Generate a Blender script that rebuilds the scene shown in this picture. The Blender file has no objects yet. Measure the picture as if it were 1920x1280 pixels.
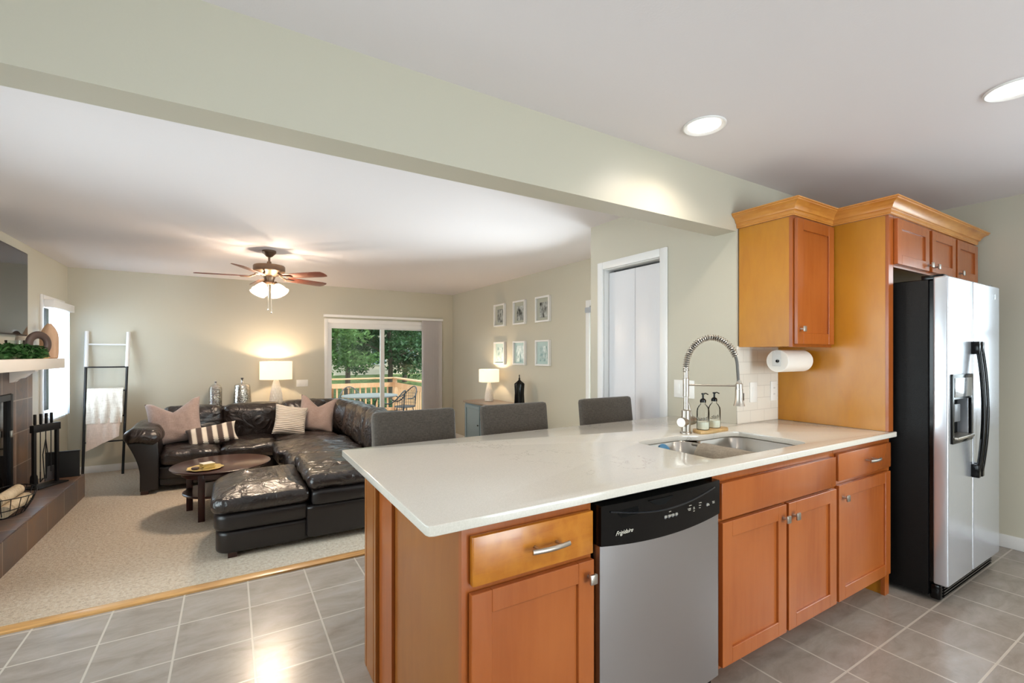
import bpy, bmesh, math, random
from mathutils import Vector, Matrix, noise
PI = math.pi
sc = bpy.context.scene
COL = sc.collection
random.seed(7)

# ---------------- camera, world, sun, daylight, exposure ----------------
cd = bpy.data.cameras.new('camera'); cam = bpy.data.objects.new('camera', cd); COL.objects.link(cam)
cam.location = (0, 0, 1.342)
cam.rotation_euler = (PI/2, 0, -math.atan(530/870.6))
cd.sensor_width = 36; cd.lens = 870.6/1920*36; cd.shift_y = 25/1920; cd.clip_start = .02
sc.camera = cam
w = bpy.data.worlds.new('world'); sc.world = w; w.use_nodes = True
bg = w.node_tree.nodes['Background']; bg.inputs[0].default_value = (.80, .90, 1.0, 1); bg.inputs[1].default_value = 2.5
sc.view_settings.view_transform = 'Standard'; sc.view_settings.look = 'None'
sc.view_settings.gamma = 1; sc.view_settings.use_curve_mapping = False
sc.view_settings.exposure = 0.2
sc.cycles.use_denoising = True
sc.cycles.max_bounces = 10; sc.cycles.diffuse_bounces = 6; sc.cycles.transparent_max_bounces = 12
sc.cycles.sample_clamp_indirect = 6

def light(name, kind, loc, power, color=(1, 1, 1), rot=(0, 0, 0), size=.1, size_y=None, spot=None, blend=.6, portal=False, aim=None):
    l = bpy.data.lights.new(name, kind); l.energy = power; l.color = color
    if kind == 'AREA':
        l.size = size
        if size_y: l.shape = 'RECTANGLE'; l.size_y = size_y
        if portal: l.cycles.is_portal = True
    elif kind == 'SUN': l.angle = size
    else: l.shadow_soft_size = size
    if spot: l.spot_size = spot; l.spot_blend = blend
    o = bpy.data.objects.new(name, l); COL.objects.link(o); o.location = loc
    o.rotation_euler = rot
    if aim: o.rotation_euler = Vector(aim).to_track_quat('-Z', 'Y').to_euler()
    return o
DAY = (.90, .94, 1.0)
light('sun', 'SUN', (0, 0, 10), 2.6, (1, .95, .85), size=.02, aim=(-.45, .55, -.9))
# daylight entering by the windows (each lamp fills one window opening, just outside its glass; the side one is added)
light('daylight_kitchen_window', 'AREA', (4.86, .06, 1.52), 16, DAY, size=1.25, size_y=1.2, aim=(-1, 0, 0))
light('daylight_patio_door', 'AREA', (1.9, -3.3, 1.05), 145, DAY, size=1.7, size_y=1.95, aim=(0, 1, 0))
light('daylight_left_window', 'AREA', (-2.0, 7.27, 1.29), 125, DAY, size=.62, size_y=1.25, aim=(1, 0, 0))
light('daylight_right_window', 'AREA', (3.82, 3.62, 1.0), 125, DAY, size=.8, size_y=1.7, aim=(-1, 0, 0))
light('daylight_dining_window', 'AREA', (-2.0, 0.6, 1.3), 22, DAY, size=1.5, size_y=1.3, aim=(1, 0, 0))
light('added_side_fill', 'AREA', (-2.0, 3.0, 1.15), 52, DAY, size=1.7, size_y=1.6, aim=(1, 0, 0))  # added fill for the near living-room ceiling, through an unseen made-up window
light('portal_slider', 'AREA', (2.2, 8.02, .85), 1, size=1.75, size_y=1.9, portal=True, aim=(0, -1, 0))

# ---------------- materials ----------------
MATS = {}
def srgb(r, g, b):
    f = lambda v: (v/255/12.92) if v/255 <= .04045 else ((v/255+.055)/1.055)**2.4
    return (f(r), f(g), f(b), 1)
def mat(name, col=(.5, .5, .5, 1), rough=.5, metal=0, coat=0, emit=None, estr=0, spec=None, trans=0, ior=None, alpha=None, sheen=0):
    if name in MATS: return MATS[name]
    m = bpy.data.materials.new(name); m.use_nodes = True; MATS[name] = m
    b = m.node_tree.nodes['Principled BSDF']; I = b.inputs
    I['Base Color'].default_value = col; I['Roughness'].default_value = rough; I['Metallic'].default_value = metal
    I['Coat Weight'].default_value = coat; I['Coat Roughness'].default_value = .12
    I['Transmission Weight'].default_value = trans; I['Sheen Weight'].default_value = sheen
    if ior: I['IOR'].default_value = ior
    if spec is not None: I['Specular IOR Level'].default_value = spec
    if emit: I['Emission Color'].default_value = emit; I['Emission Strength'].default_value = estr
    return m
class NT:
    def __init__(s, m): s.t = m.node_tree; s.b = s.t.nodes['Principled BSDF']
    def n(s, typ, **k):
        x = s.t.nodes.new(typ)
        for a, v in k.items(): setattr(x, a, v)
        return x
    def l(s, a, b): s.t.links.new(a, b)
    def coord(s, scale=(1, 1, 1), kind='Object', rot=(0, 0, 0)):
        c = s.n('ShaderNodeTexCoord'); m = s.n('ShaderNodeMapping'); m.inputs['Scale'].default_value = scale; m.inputs['Rotation'].default_value = rot
        s.l(c.outputs[kind], m.inputs[0]); return m.outputs[0]
    def world(s, scale=(1, 1, 1), loc=(0, 0, 0), rot=(0, 0, 0)):
        c = s.n('ShaderNodeNewGeometry'); m = s.n('ShaderNodeMapping'); m.inputs['Scale'].default_value = scale
        m.inputs['Location'].default_value = loc; m.inputs['Rotation'].default_value = rot
        s.l(c.outputs['Position'], m.inputs[0]); return m.outputs[0]
    def noise(s, vec, scale, detail=4, rough=.5, dist=0):
        x = s.n('ShaderNodeTexNoise'); x.inputs['Scale'].default_value = scale; x.inputs['Detail'].default_value = detail
        x.inputs['Roughness'].default_value = rough; x.inputs['Distortion'].default_value = dist
        s.l(vec, x.inputs['Vector']); return x.outputs['Fac']
    def ramp(s, fac, stops, interp='LINEAR'):
        r = s.n('ShaderNodeValToRGB'); r.color_ramp.interpolation = interp
        e = r.color_ramp.elements
        while len(e) < len(stops): e.new(.5)
        for i, (p, c) in enumerate(stops): e[i].position = p; e[i].color = c if len(c) == 4 else (*c, 1)
        s.l(fac, r.inputs[0]); return r.outputs[0]
    def bump(s, h, strength=.2, dist=.01):
        b = s.n('ShaderNodeBump'); b.inputs['Strength'].default_value = strength; b.inputs['Distance'].default_value = dist
        s.l(h, b.inputs['Height']); s.l(b.outputs[0], s.b.inputs['Normal']); return b
    def math(s, op, a, b=0.0, c=0.0):
        m = s.n('ShaderNodeMath', operation=op)
        for i, v in enumerate((a, b, c)):
            if isinstance(v, (int, float)): m.inputs[i].default_value = v
            else: s.l(v, m.inputs[i])
        return m.outputs[0]
    def mix(s, fac, a, b, blend='MIX'):
        m = s.n('ShaderNodeMix', data_type='RGBA', blend_type=blend)
        for i, v in ((0, fac), (6, a), (7, b)):
            if isinstance(v, (int, float, tuple)): m.inputs[i].default_value = v
            else: s.l(v, m.inputs[i])
        return m.outputs[2]
    def sep(s, vec):
        x = s.n('ShaderNodeSeparateXYZ'); s.l(vec, x.inputs[0]); return x.outputs
    def base(s, c): s.l(c, s.b.inputs['Base Color'])

def paint(name, col, rough=.6, bump=.06):
    m = mat(name, col, rough); t = NT(m); v = t.world()
    t.bump(t.noise(v, 130, 3), bump, .004); return m
wall_m = paint('wall_paint', srgb(194, 188, 171), .4)
ceil_m = paint('ceiling_paint', srgb(226, 220, 221), .7, .1)
white_m = mat('white_paint', srgb(232, 230, 228), .35)
def door_paint():
    m = mat('door_white_paint', srgb(226, 224, 226), .3); t = NT(m)
    t.bump(t.noise(t.world((60, 60, 6)), 3, 3), .35, .003); return m
doorw_m = door_paint()
def wood(name, c1, c2, c3, rough=.3, grain=(28, 28, 1.6), coat=.25, blot=3.0):
    m = mat(name, c1, rough, coat=coat); t = NT(m)
    g = t.noise(t.world(grain), 2.0, 5, .6, .6); b = t.noise(t.world((1, 1, .6)), blot, 3)
    k = t.ramp(g, [(.3, c2), (.62, c1)]); t.base(t.mix(t.ramp(b, [(.4, (0, 0, 0)), (.75, (.8, .8, .8))]), k, c3))
    t.bump(g, .03, .002); return m
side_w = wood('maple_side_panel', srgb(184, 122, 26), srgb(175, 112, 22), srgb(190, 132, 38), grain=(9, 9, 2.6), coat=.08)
end_w = wood('shaded_maple_panel', srgb(146, 86, 30), srgb(134, 75, 24), srgb(154, 96, 38), grain=(9, 9, 2.6))  # same maple, darkened: the shade on the peninsula end is in the colour
door_w = wood('maple_door', srgb(162, 86, 36), srgb(152, 77, 30), srgb(174, 98, 46), rough=.27, grain=(14, 14, 1.5))
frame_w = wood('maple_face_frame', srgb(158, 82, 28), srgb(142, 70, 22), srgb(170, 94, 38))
drawer_w = wood('maple_drawer_front', srgb(184, 112, 28), srgb(168, 94, 20), srgb(196, 126, 40), grain=(3, 3, 20), blot=30)
crown_w = wood('maple_crown', srgb(204, 138, 62), srgb(184, 112, 44), srgb(216, 156, 80), grain=(4, 4, 30))
dark_w = wood('espresso_wood', srgb(54, 20, 15), srgb(40, 15, 11), srgb(66, 27, 20), .28, grain=(3, 30, 30), coat=.1)
deck_w = wood('cedar_deck', srgb(206, 164, 124), srgb(186, 140, 100), srgb(216, 180, 144), .7, coat=0)
oak_w = wood('oak_strip', srgb(196, 146, 86), srgb(150, 106, 60), srgb(210, 164, 104), .35, grain=(3, 30, 3))
board_w = wood('olive_board_wood', srgb(206, 168, 110), srgb(168, 122, 66), srgb(220, 188, 134), .5, grain=(10, 40, 10), coat=0)
tan_w = wood('tan_turned_wood', srgb(206, 170, 140), srgb(190, 150, 120), srgb(214, 182, 152), .6, coat=0)
blade_w = wood('fan_blade_wood', srgb(120, 62, 46), srgb(96, 48, 34), srgb(136, 76, 58), .35)

def quartz():
    m = mat('white_quartz', srgb(220, 214, 203), .12, coat=.2); t = NT(m); v = t.world((1, 1, 1))
    n1 = t.noise(v, 2.2, 8, .65, .5)
    vein = t.math('LESS_THAN', t.math('ABSOLUTE', t.math('SUBTRACT', n1, .5)), .0028)
    msk = t.ramp(t.noise(v, 1.6, 2), [(.5, (0, 0, 0)), (.62, (1, 1, 1))])
    f = t.noise(v, 260, 2)
    c = t.mix(t.ramp(f, [(.35, (0, 0, 0)), (.7, (1, 1, 1))]), srgb(214, 208, 197), srgb(223, 217, 207))
    c = t.mix(t.math('MULTIPLY', t.math('MULTIPLY', vein, msk), .6), c, srgb(130, 120, 106)); t.base(c); return m
quartz_m = quartz()

def brick_mat(name, vec, c1, c2, mortar, bw, rh, ms, offset=.5, rough=.3, bump=.4, extra=None, smooth=.1):
    m = mat(name, c1, rough); t = NT(m); v = vec(t)
    b = t.n('ShaderNodeTexBrick'); b.offset = offset; b.squash = 1
    b.inputs['Color1'].default_value = c1; b.inputs['Color2'].default_value = c2; b.inputs['Mortar'].default_value = mortar
    b.inputs['Scale'].default_value = 1; b.inputs['Mortar Size'].default_value = ms; b.inputs['Mortar Smooth'].default_value = smooth
    b.inputs['Brick Width'].default_value = bw; b.inputs['Row Height'].default_value = rh; b.inputs['Bias'].default_value = 0
    t.l(v, b.inputs['Vector'])
    col = b.outputs['Color']
    if extra: col = extra(t, col, b)
    t.base(col)
    inv = t.math('SUBTRACT', 1, b.outputs['Fac'])
    return m, t, inv
def tile_extra(t, col, b):
    n1 = t.noise(t.world((1.4, 3.2, 1)), 3.0, 7, .68, .5)
    v = t.mix(1.0, col, t.ramp(n1, [(.32, (.80, .76, .73)), (.5, (.98, .98, .98)), (.68, (1.14, 1.16, 1.2))]), 'MULTIPLY')
    return t.mix(b.outputs['Fac'], v, srgb(184, 174, 162))
floor_m, _t, _i = brick_mat('grey_floor_tile', lambda t: t.world((1, 1, 1), (-.095+3.06+.002, -.945+3.15+.002, 0)), srgb(152, 143, 134), srgb(145, 135, 126), srgb(180, 170, 158), .306, .315, .0046, 0, .24, extra=tile_extra)
_h = _t.math('ADD', _t.math('MULTIPLY', _i, 1.0), _t.math('MULTIPLY', _t.noise(_t.world(), 22, 4), .35)); _t.bump(_h, .35, .004)
sub_m, _t, _i = brick_mat('white_subway_tile', lambda t: t.world((1, 1, 1), (0, 0, 0), (-PI/2, 0, 0)), srgb(226, 220, 210), srgb(222, 216, 206), srgb(202, 195, 185), .152, .0763, .0016, .5, .12)
_t.bump(_i, .3, .002)
def slate_extra(t, col, b):
    n1 = t.noise(t.world((1, 1, 1)), 3.2, 6, .6, .8)
    n2 = t.noise(t.world((1, 1, 1), (3, 7, 2)), 4.5, 4)
    c = t.ramp(n1, [(.32, srgb(62, 58, 64)), (.46, srgb(108, 86, 78)), (.58, srgb(132, 96, 66)), (.68, srgb(84, 84, 88))])
    c = t.mix(t.ramp(n2, [(.45, (0, 0, 0)), (.65, (.7, .7, .7))]), c, srgb(92, 84, 84))
    c = t.mix(.6, c, col)
    return t.mix(b.outputs['Fac'], c, srgb(150, 134, 118))
slate_v, _t, _i = brick_mat('slate_tile_upright', lambda t: t.world((1, 1, 1), (0, 0, -.072), (0, -PI/2, 0)) , srgb(56, 54, 60), srgb(114, 84, 62), srgb(120, 104, 92), .305, .305, .005, 0, .4, extra=slate_extra)
slate_h, _t2, _i2 = brick_mat('slate_tile_flat', lambda t: t.world((1, 1, 1), (1.32, -6.6+9.15, 0)), srgb(56, 54, 60), srgb(114, 84, 62), srgb(120, 104, 92), .405, .305, .005, 0, .35, extra=slate_extra)
slate_f, _t3, _i3 = brick_mat('slate_tile_riser', lambda t: t.world((1, 1, 1), (0, .1, .47), (0, 0, 0)), srgb(56, 54, 60), srgb(114, 84, 62), srgb(120, 104, 92), 5, .46, .006, 0, .35, extra=slate_extra)

def carpet():
    m = mat('beige_carpet', srgb(206, 188, 166), .95, sheen=.3); t = NT(m); v = t.world()
    n1 = t.noise(v, 42, 5, .8); n2 = t.noise(v, 2.2, 2)
    c = t.ramp(n1, [(.36, srgb(200, 174, 142)), (.5, srgb(240, 218, 188)), (.64, srgb(252, 240, 222))])
    t.base(t.mix(.15, c, t.ramp(n2, [(.3, srgb(200, 176, 146)), (.7, srgb(246, 234, 218))])))
    t.bump(t.noise(v, 60, 4, .75), 1.0, .03); return m
carpet_m = carpet()
def leather():
    m = mat('brown_black_leather', srgb(26, 19, 18), .3, coat=.15, spec=.7); t = NT(m)
    v = t.world(); n1 = t.noise(v, 7, 3, .5, 1.6); n2 = t.noise(v, 260, 2)
    t.base(t.ramp(n1, [(.3, srgb(22, 17, 17)), (.7, srgb(38, 27, 24))]))
    t.bump(t.math('ADD', n1, t.math('MULTIPLY', n2, .01)), .55, .045); return m
leather_m = leather()
def leather_flat():
    m = mat('smooth_leather', srgb(25, 20, 20), .36, spec=.5); t = NT(m)
    t.bump(t.noise(t.world(), 300, 2), .08, .002); return m
leatherf_m = leather_flat()
def fabric(name, c1, c2, scale=500, rough=.9, bump=.4):
    m = mat(name, c1, rough, sheen=.25); t = NT(m)
    a = t.noise(t.coord((1, 1, .12)), scale, 2); b = t.noise(t.coord((.12, .12, 1)), scale, 2)
    f = t.math('MULTIPLY', t.math('ADD', a, b), .5)
    t.base(t.ramp(f, [(.38, c2), (.62, c1)])); t.bump(f, bump, .003); return m
stool_m = fabric('charcoal_tweed', srgb(94, 86, 77), srgb(68, 61, 54), 420)
taupe_m = fabric('taupe_velvet', srgb(176, 155, 147), srgb(160, 138, 130), 200)
throw_m = fabric('cream_throw', srgb(238, 232, 222), srgb(214, 206, 194), 120, bump=.8)
pinkt_m = fabric('blush_throw', srgb(226, 206, 192), srgb(210, 190, 176), 150)
towel_m = fabric('beige_towel', srgb(206, 194, 176), srgb(186, 172, 152), 160)
def knit():
    m = mat('white_ribbed_knit', srgb(232, 222, 210), .9); t = NT(m)
    z = t.sep(t.coord())[2]; wv = t.math('SINE', t.math('MULTIPLY', z, 260))
    t.bump(wv, .6, .006); t.base(t.ramp(wv, [(0, srgb(206, 192, 178)), (.8, srgb(240, 232, 222))])); return m
knit_m = knit()
def stripe():
    m = mat('striped_woven', srgb(90, 76, 70), .9); t = NT(m)
    s = t.sep(t.coord()); zig = t.math('PINGPONG', s[2], .009)
    u = t.math('ADD', s[0], t.math('MULTIPLY', zig, 1.2))
    f = t.math('PINGPONG', t.math('ADD', u, .01), .052)
    t.base(t.ramp(t.math('MULTIPLY', f, 19), [(0, srgb(88, 74, 68)), (.52, srgb(90, 76, 70)), (.56, srgb(232, 220, 204)), (1, srgb(238, 228, 214))])); return m
stripe_m = stripe()
def steel(name, col, rough=.28, vert=False, strength=.12):
    m = mat(name, col, rough, .72 if name == 'fridge_steel' else 1); t = NT(m)
    n = t.noise(t.world((3, 3, 400) if vert else (500, 500, 2)), 1.5, 3)
    t.bump(n, strength, .0008); return m
steel_m = steel('brushed_steel', srgb(186, 184, 186), .32, True)
sink_m = steel('sink_steel', srgb(190, 184, 176), .3)
fridge_m = steel('fridge_steel', srgb(206, 209, 216), .24, strength=.04)
nickel_m = mat('brushed_nickel', srgb(186, 178, 168), .36, 1)
chrome_m = mat('chrome', srgb(225, 225, 225), .08, 1)
black_m = mat('gloss_black_plastic', srgb(8, 8, 9), .16, spec=.3)
def fr_black():
    m = mat('textured_black', srgb(12, 11, 11), .34, spec=.25); t = NT(m); t.bump(t.noise(t.world(), 240, 2), .5, .003); return m
blackt_m = fr_black()
iron_m = mat('black_iron', srgb(24, 23, 24), .5, .4)
ash_m = mat('grey_pan_steel', srgb(92, 88, 88), .5, .6)
tv_m = mat('tv_screen', srgb(14, 14, 16), .06)
tvb_m = mat('tv_bezel', srgb(30, 28, 30), .3, .5)
bronze_m = mat('fan_bronze', srgb(124, 102, 84), .35, .8)
gold_m = mat('gold_leaf', srgb(214, 190, 124), .4, .6)
plast_m = mat('white_plastic', srgb(236, 234, 230), .35)
darkslot_m = mat('dark_slot', srgb(60, 56, 52), .6)
paper_m = mat('paper_towel', srgb(242, 236, 228), .95)
blue_m = mat('blue_scrubber', srgb(60, 120, 160), .5)
navy_cab = mat('blue_grey_paint', srgb(112, 130, 138), .35)
cabtop_m = wood('walnut_top', srgb(128, 104, 84), srgb(108, 84, 66), srgb(140, 116, 96), .3, grain=(20, 2, 20))
ceram_m = mat('white_ceramic', srgb(232, 226, 216), .35)
def silver():
    m = mat('mercury_silver', srgb(200, 196, 190), .14, 1); t = NT(m)
    s = t.sep(t.coord()); a = t.math('MULTIPLY', t.math('ARCTAN2', s[1], s[0]), 9)
    h = t.math('MULTIPLY', t.math('SINE', t.math('ADD', a, t.math('MULTIPLY', s[2], 160))), t.math('SINE', t.math('SUBTRACT', t.math('MULTIPLY', s[2], 160), a)))
    t.bump(h, .5, .006); return m
silver_m = silver()
def hammered():
    m = mat('hammered_silver', srgb(196, 192, 186), .16, 1); t = NT(m)
    v = t.n('ShaderNodeTexVoronoi'); v.inputs['Scale'].default_value = 55; t.l(t.coord((1, 1, 1.4)), v.inputs['Vector']); t.bump(v.outputs['Distance'], .45, .006); return m
hammer_m = hammered()
leaf_m = mat('green_leaf', srgb(52, 96, 44), .5)
def glass(name='clear_glass', tint=(.93, .97, .96, 1), ior=1.35):
    m = bpy.data.materials.new(name); m.use_nodes = True; t = m.node_tree; t.nodes.clear()
    o = t.nodes.new('ShaderNodeOutputMaterial'); a = t.nodes.new('ShaderNodeBsdfTransparent'); a.inputs[0].default_value = tint
    g = t.nodes.new('ShaderNodeBsdfGlossy'); g.inputs['Roughness'].default_value = .02
    f = t.nodes.new('ShaderNodeFresnel'); f.inputs[0].default_value = ior
    x = t.nodes.new('ShaderNodeMixShader'); t.links.new(f.outputs[0], x.inputs[0]); t.links.new(a.outputs[0], x.inputs[1]); t.links.new(g.outputs[0], x.inputs[2]); t.links.new(x.outputs[0], o.inputs[0]); return m
glass_m = glass()
bottle_m = glass('bottle_glass', (.985, .99, .98, 1), 1.2)
soap_m = mat('pale_soap', srgb(240, 240, 222), .3)
def translucent(name, col, transp=0.0, glow=None, gs=0, tr=.6):
    m = bpy.data.materials.new(name); m.use_nodes = True; t = m.node_tree; t.nodes.clear()
    N = t.nodes.new; o = N('ShaderNodeOutputMaterial'); a = N('ShaderNodeBsdfTranslucent'); a.inputs[0].default_value = col
    d = N('ShaderNodeBsdfDiffuse'); d.inputs[0].default_value = col
    x = N('ShaderNodeMixShader'); x.inputs[0].default_value = tr; t.links.new(d.outputs[0], x.inputs[1]); t.links.new(a.outputs[0], x.inputs[2]); out = x
    if transp:
        p = N('ShaderNodeBsdfTransparent'); y = N('ShaderNodeMixShader'); y.inputs[0].default_value = transp
        t.links.new(out.outputs[0], y.inputs[1]); t.links.new(p.outputs[0], y.inputs[2]); out = y
    if glow:
        e = N('ShaderNodeEmission'); e.inputs[0].default_value = glow; e.inputs[1].default_value = gs
        y = N('ShaderNodeAddShader'); t.links.new(out.outputs[0], y.inputs[0]); t.links.new(e.outputs[0], y.inputs[1]); out = y
    t.links.new(out.outputs[0], o.inputs[0]); return m
WARM = (1.0, .74, .48)
shade_m = translucent('linen_lampshade', srgb(248, 240, 226), 0, (1, .86, .66, 1), .35)
fanglass_m = translucent('frosted_lamp_glass', srgb(214, 204, 192), .45, (1, .86, .70, 1), .22)
sheer_m = translucent('sheer_curtain', srgb(206, 216, 230), .12, tr=.6)
vane_m = translucent('vinyl_vanes', srgb(240, 236, 236), 0, tr=.45)
lens_m = mat('lamp_lens', (1, 1, 1, 1), .5, emit=(1, .93, .84, 1), estr=9)
def photo(name, c0, c1, seed):
    m = mat(name, c0, .15); t = NT(m); n = t.noise(t.world((1, 1, .7), (seed*3.7, seed, seed*1.3)), 15, 6, .6, .4)
    t.base(t.ramp(n, [(.36, c0), (.64, c1)])); return m
mat_board = mat('grey_mat_board', srgb(176, 176, 162), .2)
teal_board = mat('aqua_mat_board', srgb(176, 196, 190), .2)

# ---------------- mesh helpers ----------------
W = {}
def finish(bm, name, m, parent=None, smooth=True, world=True, ang=35):
    bmesh.ops.recalc_face_normals(bm, faces=bm.faces)
    me = bpy.data.meshes.new(name)
    if world:
        if parent is not None: off = W[parent]
        else:
            xs = [v.co for v in bm.verts]
            lo = [min(v[i] for v in xs) for i in range(3)]; hi = [max(v[i] for v in xs) for i in range(3)]
            off = Vector(((lo[0]+hi[0])/2, (lo[1]+hi[1])/2, lo[2]))
        bmesh.ops.translate(bm, verts=bm.verts, vec=-off)
    else: off = Vector((0, 0, 0))
    bm.to_mesh(me); bm.free()
    me.materials.append(m)
    if smooth:
        for p in me.polygons: p.use_smooth = True
        me.set_sharp_from_angle(angle=math.radians(ang))
    o = bpy.data.objects.new(name, me); COL.objects.link(o)
    if parent is not None:
        o.parent = parent; W[o] = W[parent].copy() if world else Vector((0, 0, 0))
    else: o.location = off; W[o] = off.copy()
    return o
def thing(name, label, cat, loc=(0, 0, 0), rot=(0, 0, 0), group=None):
    o = bpy.data.objects.new(name, None); COL.objects.link(o); o.location = loc; o.rotation_euler = rot
    o.empty_display_size = .05
    tag(o, label, cat, group); W[o] = Vector(loc); return o
def tag(o, label, cat, group=None):
    o['label'] = label; o['category'] = cat
    if group: o['group'] = group
    return o
def struct(o): o['kind'] = 'structure'; return o
def dup(root, loc, label, rotz=None, group=None):
    r = root.copy(); COL.objects.link(r); r.location = loc; r['label'] = label
    if rotz is not None: r.rotation_euler = (0, 0, rotz)
    if group: r['group'] = group
    for ch in list(root.children):
        c = ch.copy(); COL.objects.link(c); c.parent = r
        for g in list(ch.children):
            d = g.copy(); COL.objects.link(d); d.parent = c
    return r
def box(bm, x0, x1, y0, y1, z0, z1, bev=0, seg=2, mtx=None):
    r = bmesh.ops.create_cube(bm, size=1)
    vs = r['verts']
    bmesh.ops.scale(bm, verts=vs, vec=(x1-x0, y1-y0, z1-z0)); bmesh.ops.translate(bm, verts=vs, vec=((x0+x1)/2, (y0+y1)/2, (z0+z1)/2))
    if bev:
        es = list({e for v in vs for e in v.link_edges})
        rr = bmesh.ops.bevel(bm, geom=es, offset=bev, segments=seg, profile=.5, affect='EDGES')
        vs = list({v for f in rr['faces'] for v in f.verts} | {v for v in vs if v.is_valid})
    if mtx: bmesh.ops.transform(bm, verts=vs, matrix=mtx)
    return bm
def B(*a, **k): return box(bmesh.new(), *a, **k)
def cyl(bm, p0, p1, r0, r1=None, n=24, caps=True):
    p0, p1 = Vector(p0), Vector(p1); d = p1-p0; r1 = r0 if r1 is None else r1
    q = d.to_track_quat('Z', 'Y').to_matrix().to_4x4(); M = Matrix.Translation((p0+p1)/2) @ q
    bmesh.ops.create_cone(bm, cap_ends=caps, segments=n, radius1=r0, radius2=r1, depth=d.length, matrix=M); return bm
def lathe(bm, prof, n=32, c=(0, 0, 0), mtx=None):
    rings = []; M = mtx or Matrix.Translation(c)
    for r, z in prof:
        if r < 1e-5: rings.append([bm.verts.new(M @ Vector((0, 0, z)))])
        else: rings.append([bm.verts.new(M @ Vector((r*math.cos(2*PI*i/n), r*math.sin(2*PI*i/n), z))) for i in range(n)])
    for a, b in zip(rings, rings[1:]):
        for i in range(n):
            j = (i+1) % n
            if len(a) == 1 and len(b) == 1: continue
            if len(a) == 1: bm.faces.new((a[0], b[j], b[i]))
            elif len(b) == 1: bm.faces.new((a[i], a[j], b[0]))
            else: bm.faces.new((a[i], a[j], b[j], b[i]))
    return bm
def tube(bm, pts, r, n=10, radii=None, cap=True, flat=None):
    pts = [Vector(p) for p in pts]; rings = []; up = None
    for i, p in enumerate(pts):
        t = (pts[min(i+1, len(pts)-1)]-pts[max(i-1, 0)]).normalized()
        if up is None: up = Vector((0, 0, 1)) if abs(t.z) < .9 else Vector((1, 0, 0))
        s = t.cross(up).normalized(); up = s.cross(t).normalized()
        rr = radii[i] if radii else r
        fx = flat or 1
        rings.append([bm.verts.new(p + s*math.cos(2*PI*k/n)*rr*fx + up*math.sin(2*PI*k/n)*rr) for k in range(n)])
    for a, b in zip(rings, rings[1:]):
        for k in range(n): bm.faces.new((a[k], a[(k+1) % n], b[(k+1) % n], b[k]))
    if cap: bm.faces.new(rings[0]); bm.faces.new(rings[-1][::-1])
    return bm
def rrect(x0, x1, y0, y1, r, n=6):
    out = []
    for cx, cy, a in ((x1-r, y1-r, 0), (x0+r, y1-r, PI/2), (x0+r, y0+r, PI), (x1-r, y0+r, 1.5*PI)):
        for i in range(n+1): t = a+PI/2*i/n; out.append((cx+r*math.cos(t), cy+r*math.sin(t)))
    return out
def plate(polys, a, b, axis='Z', bev=0, seg=2):
    """filled outline (first polygon) with holes (others), thickness a..b along axis; outlines in XY, or XZ for axis Y, or YZ for axis X"""
    cu = bpy.data.curves.new('c', 'CURVE'); cu.dimensions = '2D'; cu.fill_mode = 'BOTH'; cu.extrude = (b-a)/2-bev; cu.bevel_depth = bev; cu.bevel_resolution = seg; cu.offset = -bev
    for p in polys:
        s = cu.splines.new('POLY'); s.points.add(len(p)-1); s.use_cyclic_u = True
        for q, (x, y) in zip(s.points, p): q.co = (x, y, 0, 1)
    o = bpy.data.objects.new('c', cu); me = o.to_mesh(); bm = bmesh.new(); bm.from_mesh(me); o.to_mesh_clear()
    bpy.data.objects.remove(o); bpy.data.curves.remove(cu)
    bmesh.ops.remove_doubles(bm, verts=bm.verts, dist=1e-6)
    c = (a+b)/2
    for v in bm.verts:
        x, y, z = v.co
        v.co = (x, y, z+c) if axis == 'Z' else ((x, z+c, y) if axis == 'Y' else (z+c, x, y))
    return bm
def text_bm(s, size, shear=0, extrude=.0004, mtx=None, space=1):
    cu = bpy.data.curves.new('t', 'FONT'); cu.body = s; cu.size = size; cu.shear = shear; cu.extrude = extrude; cu.space_character = space
    o = bpy.data.objects.new('t', cu); me = o.to_mesh(); bm = bmesh.new(); bm.from_mesh(me); o.to_mesh_clear()
    bpy.data.objects.remove(o); bpy.data.curves.remove(cu)
    if mtx: bmesh.ops.transform(bm, verts=bm.verts, matrix=mtx)
    return bm
def join(bm, other):
    me = bpy.data.meshes.new('j'); other.to_mesh(me); other.free(); bm.from_mesh(me); bpy.data.meshes.remove(me); return bm
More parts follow.
